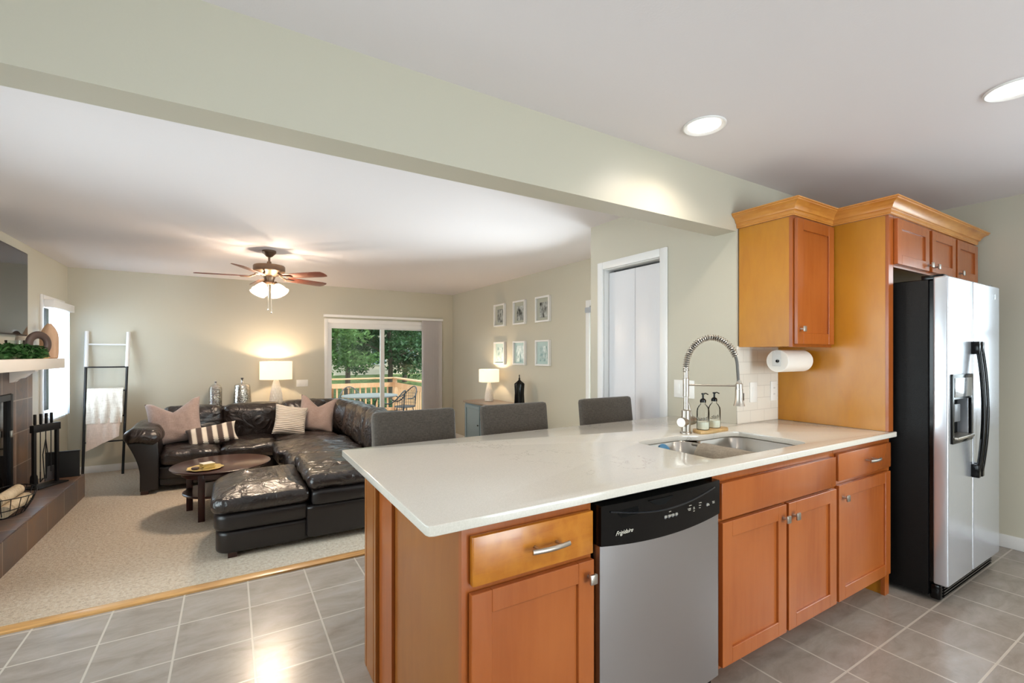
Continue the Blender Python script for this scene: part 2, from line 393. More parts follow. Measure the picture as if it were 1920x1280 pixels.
def soft(bm, x0, x1, y0, y1, z0, z1, r=.05, crown=(0, 0, 0), n=18, wr=0, ws=6, seed=0, mtx=None, pleat=None):
    """rounded stuffed block: crown swells each face pair, wr wrinkles"""
    h = Vector(((x1-x0)/2, (y1-y0)/2, (z1-z0)/2)); c = Vector(((x0+x1)/2, (y0+y1)/2, (z0+z1)/2))
    g = bmesh.new(); bmesh.ops.create_cube(g, size=2)
    bmesh.ops.subdivide_edges(g, edges=g.edges, cuts=n, use_grid_fill=True)
    for v in g.verts:
        p = Vector([math.copysign(abs(t)**.8, t) for t in v.co])
        q = Vector([max(-(h[i]-r), min(h[i]-r, p[i]*h[i])) for i in range(3)])
        d = Vector([p[i]*h[i] for i in range(3)]) - q
        if d.length > 1e-9: s = q + d.normalized()*r*min(1, 1)
        else: s = q
        # points on a flat face stay on it
        for i in range(3):
            if abs(abs(p[i])-1) < 1e-6 and all(abs(p[j]*h[j]) <= h[j]-r for j in range(3) if j != i): s[i] = math.copysign(h[i], p[i])
        u = Vector([s[i]/h[i] for i in range(3)])
        s.z += crown[2]*u.z*(1-u.x**2)*(1-u.y**2); s.x += crown[0]*u.x*(1-u.y**2)*(1-u.z**2); s.y += crown[1]*u.y*(1-u.x**2)*(1-u.z**2)
        if wr:
            w_ = s+c
            k = noise.noise(Vector((w_.x*ws+seed*5, w_.y*ws*1.7, w_.z*ws+seed)))
            k2 = 1-abs(noise.noise(Vector((w_.x*ws*2.1+seed, w_.y*ws*1.2+3, w_.z*ws))))*2.2
            nn = u.normalized() if u.length else u
            s += Vector((nn.x, nn.y, nn.z))*wr*(k*1.0+.6*k2*abs(k))
        if pleat:
            ax, cnt, amp = pleat
            s.z += 0
            ph = math.sin((u[ax]*.5+.5)*PI*cnt)
            for i in range(3):
                if i != ax: s[i] *= 1-amp*(1-abs(ph))**2
        v.co = s+c
    if mtx: bmesh.ops.transform(g, verts=g.verts, matrix=mtx)
    return join(bm, g)
def pillow(bm, w_, h_, t, chop=0, n=26, seed=0):
    """square pillow upright in the XZ plane with drawn-out corners, base at z=0"""
    F_, Bk = {}, {}
    for i in range(n+1):
        for j in range(n+1):
            u, v = i/n*2-1, j/n*2-1
            pin = 1-.10*(1-abs(u)**2)*(abs(v)**2); pin2 = 1-.10*(1-abs(v)**2)*(abs(u)**2)
            x = u*w_/2*pin2; z = v*h_/2*pin
            th = t/2*max(0, (1-u**4)*(1-v**4))**.55
            if chop: 
                k = max(0, 1-abs(u)*1.35)*max(0, (v+.2)/1.2)**1.5
                z -= chop*k; th *= 1-.3*k
            y = .012*noise.noise(Vector((x*9+seed, z*9, seed)))
            yy = .010*noise.noise(Vector((x*14+seed, z*14, 3)))
            edge = i in (0, n) or j in (0, n)
            F_[i, j] = bm.verts.new((x, y-th-(0 if edge else yy), z+h_/2))
            Bk[i, j] = F_[i, j] if edge else bm.verts.new((x, y+th, z+h_/2))
    for i in range(n):
        for j in range(n):
            bm.faces.new((F_[i, j], F_[i+1, j], F_[i+1, j+1], F_[i, j+1]))
            q = (Bk[i, j], Bk[i, j+1], Bk[i+1, j+1], Bk[i+1, j])
            if len(set(q)) == 4:
                try: bm.faces.new(q)
                except ValueError: pass
    return bm
def walls(name, axis, pos0, pos1, a0, a1, z0, z1, holes=(), m=None):
    """wall slab between pos0..pos1 on axis, spanning a0..a1 and z0..z1, with rectangular holes (a,b,c,d)"""
    A = sorted({a0, a1, *[h[0] for h in holes], *[h[1] for h in holes]}); Z = sorted({z0, z1, *[h[2] for h in holes], *[h[3] for h in holes]})
    A = [a for a in A if a0 <= a <= a1]; Z = [z for z in Z if z0 <= z <= z1]
    bm = bmesh.new()
    for p, q in zip(A, A[1:]):
        for r, s in zip(Z, Z[1:]):
            if any(h[0] <= p and q <= h[1] and h[2] <= r and s <= h[3] for h in holes): continue
            if axis == 'X': box(bm, pos0, pos1, p, q, r, s)
            else: box(bm, p, q, pos0, pos1, r, s)
    return struct(finish(bm, name, m or wall_m, smooth=False))
def sweep(bm, path, prof, closed_prof=True):
    n = len(path); rings = []
    for i, p in enumerate(path):
        p = Vector(p)
        ds = []
        if i > 0: ds.append((p-Vector(path[i-1])).normalized())
        if i < n-1: ds.append((Vector(path[i+1])-p).normalized())
        ns = [Vector((d.y, -d.x)) for d in ds]
        if len(ns) == 1: m_ = ns[0]
        else: m_ = (ns[0]+ns[1]); m_ = m_/(m_.length**2)*2 if m_.length else ns[0]
        rings.append([bm.verts.new((p.x+m_.x*o, p.y+m_.y*o, z)) for o, z in prof])
    k = len(prof)
    for a, b in zip(rings, rings[1:]):
        for i in range(k): bm.faces.new((a[i], a[(i+1) % k], b[(i+1) % k], b[i]))
    bm.faces.new(rings[0]); bm.faces.new(rings[-1][::-1]); return bm

# ---------------- the room ----------------
XL, XR, XK = -1.73, 3.51, 4.63      # left wall, living right wall, kitchen right wall
YF, YB = 7.86, -3.1                 # far wall, wall behind the camera
ZC, ZL = 2.44, -.166                # ceiling, sunken living-room floor
XD, YT = 2.675, 1.73                # closet wall with the bifold door, tiled wall
struct(finish(B(XL-.15, XK+.15, YB-.15, 3.2, -.12, 0), 'floor', floor_m, smooth=False))
struct(finish(B(XL-.15, XR+.15, 3.19, YF+.15, ZL-.1, ZL), 'floor_carpet', carpet_m, smooth=False))
struct(finish(B(XL-.15, XK+.15, YB-.15, YF+.15, ZC, ZC+.12), 'ceiling', ceil_m, smooth=False))
walls('wall_left', 'X', XL-.14, XL, YB, YF, ZL, ZC, [(6.93, 7.62, .65, 1.93), (-.2, 1.4, .6, 2.0), (2.1, 3.9, .3, 2.0)])  # last opening is made up and unseen, cut for the side fill lamp
walls('wall_far', 'Y', YF, YF+.14, XL, XR, ZL, ZC, [(1.33, 3.10, ZL, 1.86)])
walls('wall_right', 'X', XR, XR+.14, 3.08, YF, ZL, ZC, [(3.2, 4.05, -.10, 1.90)])
walls('wall_kitchen_right', 'X', XK, XK+.14, YB, YT+.15, 0, ZC, [(-.60, .72, .92, 2.12)])
walls('wall_behind', 'Y', YB-.14, YB, XL, XK, 0, ZC, [(1.0, 2.8, 0, 2.05)])
walls('wall_kitchen_back', 'Y', YT, YT+.147, XD, XK, 0, ZC)
walls('wall_closet', 'X', XD, XD+.1, YT+.147, 3.08, 0, ZC, [(2.314, 2.915, 0, 2.055)])
walls('wall_closet_side', 'Y', 2.98, 3.08, XD+.1, XR+.14, 0, ZC)
struct(finish(B(XL, XD, YT, YT+.147, 2.105, ZC), 'trim_ceiling_beam', wall_m, smooth=False))
struct(finish(B(XL, XD+.0, 3.17, 3.25, -.02, .012, bev=.006), 'trim_threshold', oak_w))
struct(finish(B(XL, XR, 3.2, 3.235, ZL, -.02), 'trim_step_riser', white_m))
def baseb(name, x0, x1, y0, y1, z):
    struct(finish(B(x0, x1, y0, y1, z, z+.09, bev=.004), name, white_m))
baseb('baseboard_far', XL, 1.30, YF-.014, YF, ZL); baseb('baseboard_far_right', 3.14, XR, YF-.014, YF, ZL)
baseb('baseboard_left', XL, XL+.014, 6.62, YF-.014, ZL); baseb('baseboard_right', XR-.014, XR, 4.12, YF-.014, ZL)
baseb('baseboard_kitchen_right', XK-.014, XK, YB, YT, 0); baseb('baseboard_closet', XD-.014, XD, 2.20, 2.252, 0)
struct(finish(plate([[(XD, .914), (3.125, .914), (3.125, 1.395), (XD, 1.395)]], YT-.008, YT-.0005, 'Y'), 'trim_backsplash', sub_m, smooth=False))

def window(name, axis, p, a0, a1, z0, z1, face, fw=.05, trimw=.065, mull=None, rail=None, depth=.06):
    """window in a hole; p = wall's room face, face = +1/-1 direction into the room"""
    r = bpy.data.objects.new(name, None); COL.objects.link(r); struct(r)
    def bx(bm, a, b, q0, q1, c, d, bev=0):
        lo, hi = min(q0, q1), max(q0, q1)
        if axis == 'X': box(bm, lo, hi, a, b, c, d, bev)
        else: box(bm, a, b, lo, hi, c, d, bev)
    cen = ((a0+a1)/2)
    loc = Vector((p, cen, z0)) if axis == 'X' else Vector((cen, p, z0))
    r.location = loc; W[r] = loc
    t = bmesh.new(); q0, q1 = p, p+face*.016
    for (a, b, c, d) in ((a0-trimw, a0, z0-trimw, z1+trimw), (a1, a1+trimw, z0-trimw, z1+trimw), (a0, a1, z1, z1+trimw), (a0, a1, z0-trimw, z0)): bx(t, a, b, q0, q1, c, d, .003)
    finish(t, 'window_trim', white_m, r)
    f = bmesh.new(); q0, q1 = p-face*.04, p-face*(.04+depth)
    for (a, b, c, d) in ((a0, a0+fw, z0, z1), (a1-fw, a1, z0, z1), (a0+fw, a1-fw, z1-fw, z1), (a0+fw, a1-fw, z0, z0+fw)): bx(f, a, b, q0, q1, c, d)
    if mull: bx(f, mull-fw/2, mull+fw/2, q0, q1, z0+fw, z1-fw)
    if rail: bx(f, a0+fw, a1-fw, q0, q1, rail-fw/2, rail+fw/2)
    fo = finish(f, 'window_frame', white_m, r, smooth=False)
    g = bmesh.new(); bx(g, a0+fw, a1-fw, p-face*.068, p-face*.072, z0+fw, z1-fw); finish(g, 'pane', glass_m, fo, smooth=False)
    return r
window('window_1', 'X', XL, 6.93, 7.62, .65, 1.93, 1, rail=1.29)
window('window_2', 'X', XL, -.2, 1.4, .6, 2.0, 1, mull=.6)
window('window_added', 'X', XL, 2.1, 3.9, .3, 2.0, 1, mull=3.0)  # unseen window added only to carry the side fill lamp
window('window_3', 'X', XK, -.60, .72, .92, 2.12, -1, mull=.06, rail=1.5)
window('window_4', 'X', XR, 3.2, 4.05, -.10, 1.90, -1, fw=.07)
window('window_5', 'Y', YB, 1.0, 2.8, .02, 2.05, 1, mull=1.9, fw=.06)

# sliding glass door, far wall
sd = bpy.data.objects.new('door_1', None); COL.objects.link(sd); struct(sd); sd.location = (2.2, YF, ZL); W[sd] = Vector((2.2, YF, ZL))
t = bmesh.new()
for a in ((1.29, 1.345, ZL, 1.92), (3.09, 3.15, ZL, 1.92), (1.345, 3.09, 1.855, 1.92)): box(t, a[0], a[1], YF-.02, YF, a[2], a[3], .004)
finish(t, 'door_trim', white_m, sd)
t = bmesh.new()
for a in ((1.33, 1.40, ZL, 1.86), (3.03, 3.10, ZL, 1.86), (1.40, 3.03, 1.79, 1.86), (1.40, 3.03, ZL, ZL+.05)): box(t, a[0], a[1], YF+.0, YF+.11, a[2], a[3])
fr = finish(t, 'door_frame', white_m, sd, smooth=False)
def sash(x0, x1, y, nm='door_sash'):
    t = bmesh.new(); s_ = .06
    for a in ((x0, x0+s_, ZL+.05, 1.79), (x1-s_, x1, ZL+.05, 1.79), (x0+s_, x1-s_, 1.77, 1.79), (x0+s_, x1-s_, ZL+.05, ZL+.12)): box(t, a[0], a[1], y, y+.035, a[2], a[3])
    o = finish(t, nm, white_m, sd, smooth=False)
    finish(B(x0+s_, x1-s_, y+.015, y+.02, ZL+.12, 1.77), 'pane', glass_m, o, smooth=False); return o
s1 = sash(1.345, 2.255, YF+.02); s2 = sash(2.195, 3.04, YF+.06)
finish(B(1.40, 1.43, YF-.02, YF+.02, .60, .80, bev=.006), 'door_handle', deck_w, s1)
vb = thing('vertical_blind', 'white vertical blind gathered at the right of the sliding glass door', 'blind', (2.28, YF-.06, ZL+.1))
finish(B(1.27, 3.29, YF-.075, YF-.022, 1.945, 1.985, bev=.004), 'headrail', white_m, vb)
t = bmesh.new()
for i in range(13):
    x = 2.93+.026*i; M_ = Matrix.Translation((x, YF-.05, 0)) @ Matrix.Rotation(math.radians(20), 4, 'Z')
    g = bmesh.new(); box(g, -.044, .044, -.001, .001, ZL+.06, 1.94)
    bmesh.ops.subdivide_edges(g, edges=[e for e in g.edges if abs((e.verts[0].co-e.verts[1].co).x) > .05], cuts=4)
    for v in g.verts: v.co.y += .008*(1-(v.co.x/.044)**2)
    bmesh.ops.transform(g, verts=g.verts, matrix=M_); join(t, g)
finish(t, 'vanes', vane_m, vb)

# bifold closet door
bd = bpy.data.objects.new('door_2', None); COL.objects.link(bd); struct(bd); bd.location = (XD, 2.6, 0); W[bd] = Vector((XD, 2.6, 0))
t = bmesh.new()
for a in ((2.252, 2.314, 0, 2.112), (2.915, 2.978, 0, 2.112), (2.314, 2.915, 2.052, 2.112)): box(t, XD-.018, XD, a[0], a[1], a[2], a[3], .005)
finish(t, 'door_trim', white_m, bd)
t = bmesh.new()
box(t, XD, XD+.11, 2.314, 2.318, 0, 2.052); box(t, XD, XD+.11, 2.911, 2.915, 0, 2.052); box(t, XD, XD+.11, 2.318, 2.911, 2.046, 2.052)
finish(t, 'jamb', white_m, bd, smooth=False)
finish(B(XD+.05, XD+.082, 2.323, 2.6135, .012, 2.026, bev=.003), 'door_leaf', doorw_m, bd)
finish(B(XD+.05, XD+.082, 2.6165, 2.907, .012, 2.026, bev=.003), 'door_leaf', doorw_m, bd)
finish(B(XD+.12, XD+.13, 2.2, 3.0, 0, 2.3), 'closet_back', darkslot_m, bd, smooth=False)

# ---------------- recessed ceiling lights ----------------
def downlight(x, y, label, power):
    r = thing('recessed_light', label, 'ceiling light', (x, y, ZC), group='recessed ceiling lights')
    finish(lathe(bmesh.new(), [(.098, -.001), (.098, -.006), (.092, -.009), (.076, -.004), (.072, -.001)], 40, (x, y, ZC)), 'trim_ring', white_m, r)
    finish(lathe(bmesh.new(), [(0, -.003), (.05, -.0035), (.073, -.002)], 40, (x, y, ZC)), 'lens', lens_m, r)
    light('recessed_lamp', 'SPOT', (x, y, ZC-.03), power, (1, .90, .78), size=.06, spot=math.radians(150), blend=.7)
downlight(1.943, 1.42, 'lit round recessed light in front of the beam, above the sink', 19)
downlight(2.767, .554, 'lit round recessed light at the right edge, before the refrigerator', 26)
downlight(.6, -.6, 'lit round recessed light behind the camera on the left', 30)
downlight(3.3, -.9, 'lit round recessed light behind the camera on the right', 48)

# ---------------- kitchen: peninsula and base cabinets ----------------
YC = 1.13          # face frame plane
def shaker(bm, x0, x1, z0, z1, y0, th=.02, st=.062):
    """shaker door front facing -Y, y0 = front"""
    box(bm, x0, x0+st, y0, y0+th, z0, z1, .0015, 1); box(bm, x1-st, x1, y0, y0+th, z0, z1, .0015, 1)
    box(bm, x0+st, x1-st, y0, y0+th, z0, z0+st, .0015, 1); box(bm, x0+st, x1-st, y0, y0+th, z1-st, z1, .0015, 1)
    box(bm, x0+st-.004, x1-st+.004, y0+.010, y0+th-.002, z0+st-.004, z1-st+.004)
    return bm
def knob(parent, x, y, z):
    g = cyl(bmesh.new(), (x, y, z), (x, y-.022, z), .006, .0055, 14); box(g, x-.014, x+.014, y-.03, y-.02, z-.016, z+.016, .004)
    return finish(g, 'knob', nickel_m, parent)
def pull(parent, x, y, z, L=.13):
    g = cyl(bmesh.new(), (x-L*.3, y, z), (x-L*.3, y-.03, z), .0045, n=12); cyl(g, (x+L*.3, y, z), (x+L*.3, y-.03, z), .0045, n=12)
    pts = [(x+L*(i/12-.5), y-.030-.007*(1-((i/6)-1)**2), z) for i in range(13)]
    tube(g, pts, .0075, 12, flat=.8); return finish(g, 'handle', nickel_m, parent)
def carcass(bm, x0, x1, z0=.115, z1=.884, top=True):
    for a in ((x0, x0+.018), (x1-.018, x1)): box(bm, a[0], a[1], YC+.019, 1.715, z0, z1)
    box(bm, x0+.018, x1-.018, 1.705, 1.715, z0, z1); box(bm, x0+.018, x1-.018, YC+.019, 1.705, z0, z0+.018)
    return bm
c1 = thing('base_cabinet', 'maple base cabinet at the free end of the peninsula, one drawer over one door', 'cabinet', (.755, 1.42, 0))
t = B(.53, .585, YC, YC+.019, 0, .884); box(t, .945, .98, YC, YC+.019, .115, .884); box(t, .585, .945, YC, YC+.019, .85, .884); box(t, .585, .945, YC, YC+.019, .68, .735); box(t, .585, .945, YC, YC+.019, .115, .14)
finish(t, 'face_frame', frame_w, c1, smooth=False)
finish(carcass(bmesh.new(), .548, .98), 'carcass', side_w, c1, smooth=False)
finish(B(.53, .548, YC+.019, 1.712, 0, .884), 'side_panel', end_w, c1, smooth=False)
finish(B(.548, .98, 1.27, 1.285, 0, .115), 'toe_kick', frame_w, c1, smooth=False)
d = finish(B(.553, .972, 1.108, YC-.001, .722, .855, bev=.003), 'drawer', drawer_w, c1); pull(d, .790, 1.108, .789)
d = finish(shaker(bmesh.new(), .550, .976, .13, .702, 1.108), 'door', door_w, c1); knob(d, .952, 1.108, .655)
ep = thing('peninsula_end_panel', 'recessed maple panel closing the peninsula overhang, beside the grooved corner post', 'panel', (.54, 1.8, 0))
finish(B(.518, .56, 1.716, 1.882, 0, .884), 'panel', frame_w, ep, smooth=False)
pp = thing('peninsula_corner_post', 'grooved maple post under the rear left corner of the countertop', 'post', (.55, 1.97, 0))
t = bmesh.new(); box(t, .51, .60, 1.885, 2.062, 0, .884)
for a, b_ in ((1.887, 1.912), (1.920, 2.025), (2.033, 2.06)): box(t, .503, .512, a, b_, 0, .884, .002, 1)
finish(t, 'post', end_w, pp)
kw = thing('peninsula_knee_panel', 'maple back panel of the peninsula facing the grey stools', 'panel', (1.6, 1.73, 0))
finish(B(.565, XD-.001, 1.717, 1.735, 0, .884), 'back_panel', side_w, kw, smooth=False)

dw = thing('dishwasher', 'stainless steel dishwasher with a black control panel', 'dishwasher', (1.285, 1.3, 0))
finish(B(.992, 1.585, 1.13, 1.69, .03, .87), 'tub', black_m, dw, smooth=False)
t = bmesh.new(); n = 24; x0, x1 = .992, 1.587
def dwbot(x): u = (x-(x0+x1)/2)/((x1-x0)/2); return .742-.018*(1-u*u)
for i in range(n):                      # steel door, slightly bowed
    pass
xs = [x0+(x1-x0)*i/n for i in range(n+1)]
bow = lambda x: 1.100-.012*(1-((x-(x0+x1)/2)/((x1-x0)/2))**2)
def sheet(bm, zb, zt, off=0, th=.03, nz=1):
    fr_, bk_ = [], []
    for x in xs:
        a, b = zb(x), zt(x)
        fr_.append([bm.verts.new((x, bow(x)-off, a+(b-a)*j/nz)) for j in range(nz+1)]); bk_.append([bm.verts.new((x, 1.131, a+(b-a)*j/nz)) for j in range(nz+1)])
    for i in range(n):
        for j in range(nz):
            bm.faces.new((fr_[i][j], fr_[i+1][j], fr_[i+1][j+1], fr_[i][j+1])); bm.faces.new((bk_[i][j], bk_[i][j+1], bk_[i+1][j+1], bk_[i+1][j]))
        bm.faces.new((fr_[i][0], bk_[i][0], bk_[i+1][0], fr_[i+1][0])); bm.faces.new((fr_[i][nz], fr_[i+1][nz], bk_[i+1][nz], bk_[i][nz]))
    for c in (0, n):
        for j in range(nz): bm.faces.new((fr_[c][j], fr_[c][j+1], bk_[c][j+1], bk_[c][j]))
    return bm
finish(sheet(bmesh.new(), lambda x: .125, lambda x: dwbot(x)-.002), 'door', steel_m, dw)
cp = finish(sheet(bmesh.new(), lambda x: dwbot(x), lambda x: .868, .006), 'control_panel', black_m, dw)
yb = lambda x: bow(x)-.0065
t = bmesh.new()                          # grip recess lip under the counter
pts = [(x0+.035+(x1-x0-.07)*i/24, yb(x0+.035+(x1-x0-.07)*i/24)-.001, .846-.032*math.sin(PI*i/24)) for i in range(25)]
tube(t, pts, .0028, 8); finish(t, 'grip_lip', mat('satin_black', srgb(24, 27, 33), .25), cp)
t = bmesh.new()
for i in range(7): tube(t, [(1.05+.004*i, yb(1.05)-.001, .842-.0035*i), (1.145, yb(1.145)-.001, .845-.0035*i)], .0012, 6)
finish(t, 'vent', mat('matt_black', (.004, .004, .004, 1), .6, spec=.1), cp)
t = plate([[(1.19+.12*i/16, .857-.022*math.sin(PI*i/16)) for i in range(17)]], yb(1.25)-.003, yb(1.25)-.0005, 'Y'); finish(t, 'handle_recess', mat('matt_black', (.004, .004, .004, 1), .6), cp)
Mt = lambda x, y, z: Matrix.Translation((x, y, z)) @ Matrix.Rotation(PI/2, 4, 'X')
finish(text_bm('Frigidaire', .019, .5, mtx=Mt(1.045, yb(1.09)-.001, .768), space=1.05), 'maker_lettering', mat('pale_print', srgb(220, 214, 200), .5), cp)
for x, z in ((1.272, .788), (1.2905, .788), (1.309, .788), (1.3275, .788), (1.505, .790)):
    finish(cyl(bmesh.new(), (x, yb(x)-.0008, z), (x, yb(x)+.001, z), .0065, n=16), 'button', mat('grey_button', srgb(96, 96, 100), .4), cp)
for s_, x, z in ((('cycles', 1.288, .803), ('HEAVY', 1.266, .790), ('WASH', 1.2665, .786), ('NORMAL', 1.284, .790), ('WASH', 1.286, .786), ('LIGHT', 1.3035, .790), ('WASH', 1.3040, .786), ('RINSE', 1.3215, .790), ('ONLY', 1.3220, .786), ('options', 1.395, .805), ('HI TEMP', 1.388, .794), ('WASH', 1.391, .789), ('AIR', 1.419, .794), ('DRY', 1.419, .789), ('OFF', 1.419, .781), ('washing', 1.452, .805), ('drying', 1.452, .796), ('clean', 1.452, .787), ('START', 1.500, .791), ('CANCEL', 1.499, .787), ('DELAY', 1.535, .794), ('START', 1.536, .789))):
    finish(text_bm(s_, .0045, 0, mtx=Mt(x, yb(x)-.0015, z)), 'printed_word', MATS['pale_print'], cp, smooth=False)
finish(B(1.0, 1.58, 1.17, 1.19, 0, .12), 'kick_plate', black_m, dw, smooth=False)

c2 = thing('base_cabinet', 'wide maple sink cabinet with two doors right of the dishwasher', 'cabinet', (2.06, 1.42, 0))
t = B(1.592, 1.63, YC, YC+.019, .115, .884); box(t, 2.50, 2.533, YC, YC+.019, .115, .884); box(t, 1.63, 2.50, YC, YC+.019, .84, .884); box(t, 1.63, 2.50, YC, YC+.019, .68, .71); box(t, 2.07, 2.11, YC, YC+.019, .14, .68); box(t, 1.63, 2.50, YC, YC+.019, .115, .14)
finish(t, 'face_frame', frame_w, c2, smooth=False)
finish(carcass(bmesh.new(), 1.592, 2.533), 'carcass', side_w, c2, smooth=False)
finish(B(1.592, 2.533, 1.27, 1.285, 0, .115), 'toe_kick', frame_w, c2, smooth=False)
finish(B(1.623, 2.519, 1.108, YC-.001, .704, .846, bev=.003), 'false_drawer_front', door_w, c2)
d = finish(shaker(bmesh.new(), 1.628, 2.078, .13, .690, 1.108), 'door', door_w, c2); knob(d, 2.050, 1.108, .635)
d = finish(shaker(bmesh.new(), 2.098, 2.524, .13, .690, 1.108), 'door', door_w, c2); knob(d, 2.128, 1.108, .635)
c3 = thing('base_cabinet', 'narrow maple base cabinet next to the refrigerator, small drawer over a door', 'cabinet', (2.85, 1.42, 0))
finish(B(3.127, 3.150, 1.1500, YT-.001, 0, .884), 'side_panel', side_w, c3, smooth=False)
t = B(2.535, 2.57, YC, YC+.019, .115, .884); box(t, 3.12, 3.172, YC, YC+.019, 0, .884); box(t, 2.57, 3.12, YC, YC+.019, .85, .884); box(t, 2.57, 3.12, YC, YC+.019, .68, .73); box(t, 2.57, 3.12, YC, YC+.019, .115, .14)
finish(t, 'face_frame', frame_w, c3, smooth=False)
finish(carcass(bmesh.new(), 2.535, 3.122), 'carcass', side_w, c3, smooth=False)
finish(B(2.535, 3.12, 1.27, 1.285, 0, .115), 'toe_kick', frame_w, c3, smooth=False)
d = finish(B(2.545, 3.138, 1.108, YC-.001, .722, .856, bev=.003), 'drawer', door_w, c3); pull(d, 2.87, 1.108, .795, .12)
d = finish(shaker(bmesh.new(), 2.550, 3.134, .13, .700, 1.108), 'door', door_w, c3); knob(d, 2.585, 1.108, .64)

# tall panel, wall cabinets, crown
tp = thing('tall_side_panel', 'tall honey maple panel rising from the countertop beside the refrigerator', 'panel', (3.15, 1.42, .9145))
finish(B(3.127, 3.150, 1.1300, YT-.001, .9145, 2.12), 'panel', side_w, tp, smooth=False)
finish(B(3.127, 3.184, 1.1145, 1.1295, .9145, 2.12), 'edge_strip', frame_w, tp, smooth=False)
wc = thing('wall_cabinet', 'honey maple wall cabinet with one narrow door above the paper towels', 'cabinet', (2.905, 1.57, 1.387))
t = B(2.69, 2.7075, 1.421, YT-.009, 1.39, 2.12); box(t, 3.105, 3.1255, 1.421, YT-.009, 1.39, 2.12); box(t, 2.7075, 3.105, 1.421, YT-.009, 1.39, 1.405); box(t, 2.7075, 3.105, 1.421, YT-.009, 2.10, 2.12); box(t, 2.7075, 3.105, YT-.02, YT-.009, 1.405, 2.10)
finish(t, 'carcass', side_w, wc, smooth=False)
t = B(2.69, 2.725, 1.402, 1.421, 1.387, 2.12); box(t, 3.09, 3.1255, 1.402, 1.421, 1.387, 2.12); box(t, 2.725, 3.09, 1.402, 1.421, 1.387, 1.425); box(t, 2.725, 3.09, 1.402, 1.421, 2.08, 2.12)
finish(t, 'face_frame', frame_w, wc, smooth=False)
d = finish(shaker(bmesh.new(), 2.702, 3.112, 1.403, 2.108, 1.380), 'door', door_w, wc); knob(d, 2.730, 1.380, 1.487)
fc = thing('wall_cabinet', 'maple cabinet with three doors above the refrigerator', 'cabinet', (3.85, 1.42, 1.835))
t = B(3.186, 4.54, 1.133, YT-.001, 1.84, 1.86); box(t, 3.186, 4.54, 1.133, YT-.001, 2.10, 2.12); box(t, 4.52, 4.54, 1.133, YT-.001, 1.86, 2.10); box(t, 3.186, 3.2, 1.133, YT-.001, 1.86, 2.10)
finish(t, 'carcass', side_w, fc, smooth=False)
t = B(3.1842, 3.21, 1.1135, 1.1325, 1.835, 2.12); box(t, 4.5, 4.54, 1.1135, 1.1325, 1.835, 2.12); box(t, 3.21, 4.5, 1.1135, 1.1325, 1.835, 1.87); box(t, 3.21, 4.5, 1.1135, 1.1325, 2.085, 2.12); box(t, 3.63, 3.70, 1.1135, 1.1325, 1.87, 2.085); box(t, 4.07, 4.14, 1.1135, 1.1325, 1.87, 2.085)
finish(t, 'face_frame', frame_w, fc, smooth=False)
for a, b_, kx in ((3.186, 3.640, 3.612), (3.69, 4.09, 3.718), (4.125, 4.526, 4.15)):
    d = finish(shaker(bmesh.new(), a, b_, 1.850, 2.106, 1.0925, st=.055), 'door', door_w, fc); knob(d, kx, 1.0925, 1.882)
cm = sweep(bmesh.new(), [(2.69, YT-.002), (2.69, 1.402), (3.127, 1.402), (3.127, 1.1135), (4.54, 1.1135), (4.54, YT-.002)],
           [(0, 2.121), (.012, 2.121), (.012, 2.126), (.016, 2.130), (.016, 2.145), (.020, 2.149), (.024, 2.150), (.027, 2.160), (.038, 2.176), (.052, 2.186), (.060, 2.189), (.060, 2.196), (.066, 2.198), (.066, 2.205), (0, 2.205)])
tag(finish(cm, 'crown_moulding', crown_w, ang=25), 'stepped maple crown moulding along the tops of the wall cabinets', 'moulding')

# countertop with sink cut-out
hole = [(1.70, 1.24), (1.705, 1.205), (1.735, 1.19), (1.98, 1.185), (2.36, 1.18), (2.40, 1.19), (2.425, 1.22), (2.44, 1.30), (2.44, 1.52), (2.43, 1.555), (2.40, 1.578), (2.36, 1.585), (2.16, 1.585), (2.12, 1.595), (2.08, 1.625), (2.03, 1.645), (1.98, 1.65), (1.76, 1.645), (1.72, 1.63), (1.703, 1.60)]
outer = [(.438, 1.094), (3.172, 1.094), (3.180, 1.100), (3.180, 1.1125), (3.1255, 1.1125), (3.1255, YT-.0095), (2.674, YT-.0095), (2.674, 2.19), (.45, 2.19), (.438, 2.186), (.432, 2.176), (.421, 1.112), (.426, 1.099)]
tag(finish(plate([outer, hole[::-1]], .886, .914, 'Z', .003), 'countertop', quartz_m), 'white quartz peninsula countertop with thin grey veins', 'countertop')
sk = thing('kitchen_sink', 'double bowl stainless steel sink set under the white countertop', 'sink', (2.07, 1.41, .70))
def bowl(poly_x0, x1, y0, y1, zb, nm='bowl'):
    bm = bmesh.new(); prev = None
    for (ins, z, r) in ((-.004, .885, .07), (0, .88, .07), (.004, zb+.05, .065), (.012, zb+.02, .06), (.035, zb+.004, .05), (.08, zb, .03)):
        ring = [bm.verts.new((x, y, z)) for x, y in rrect(poly_x0+ins, x1-ins, y0+ins, y1-ins, r)]
        if prev:
            for i in range(len(ring)): j = (i+1) % len(ring); bm.faces.new((prev[i], prev[j], ring[j], ring[i]))
        prev = ring
    bm.faces.new(prev); return finish(bm, nm, sink_m, sk, ang=60)
bowl(1.69, 2.062, 1.185, 1.655, .70); bowl(2.078, 2.450, 1.172, 1.592, .68)
finish(B(2.058, 2.082, 1.20, 1.585, .868, .8845, bev=.006), 'divider', sink_m, sk)
for x, y, z in ((1.87, 1.46, .701), (2.27, 1.40, .681)):
    finish(lathe(bmesh.new(), [(0, .001), (.03, .001), (.036, .004), (.044, .005), (.046, .001)], 28, (x, y, z)), 'drain', nickel_m, sk)
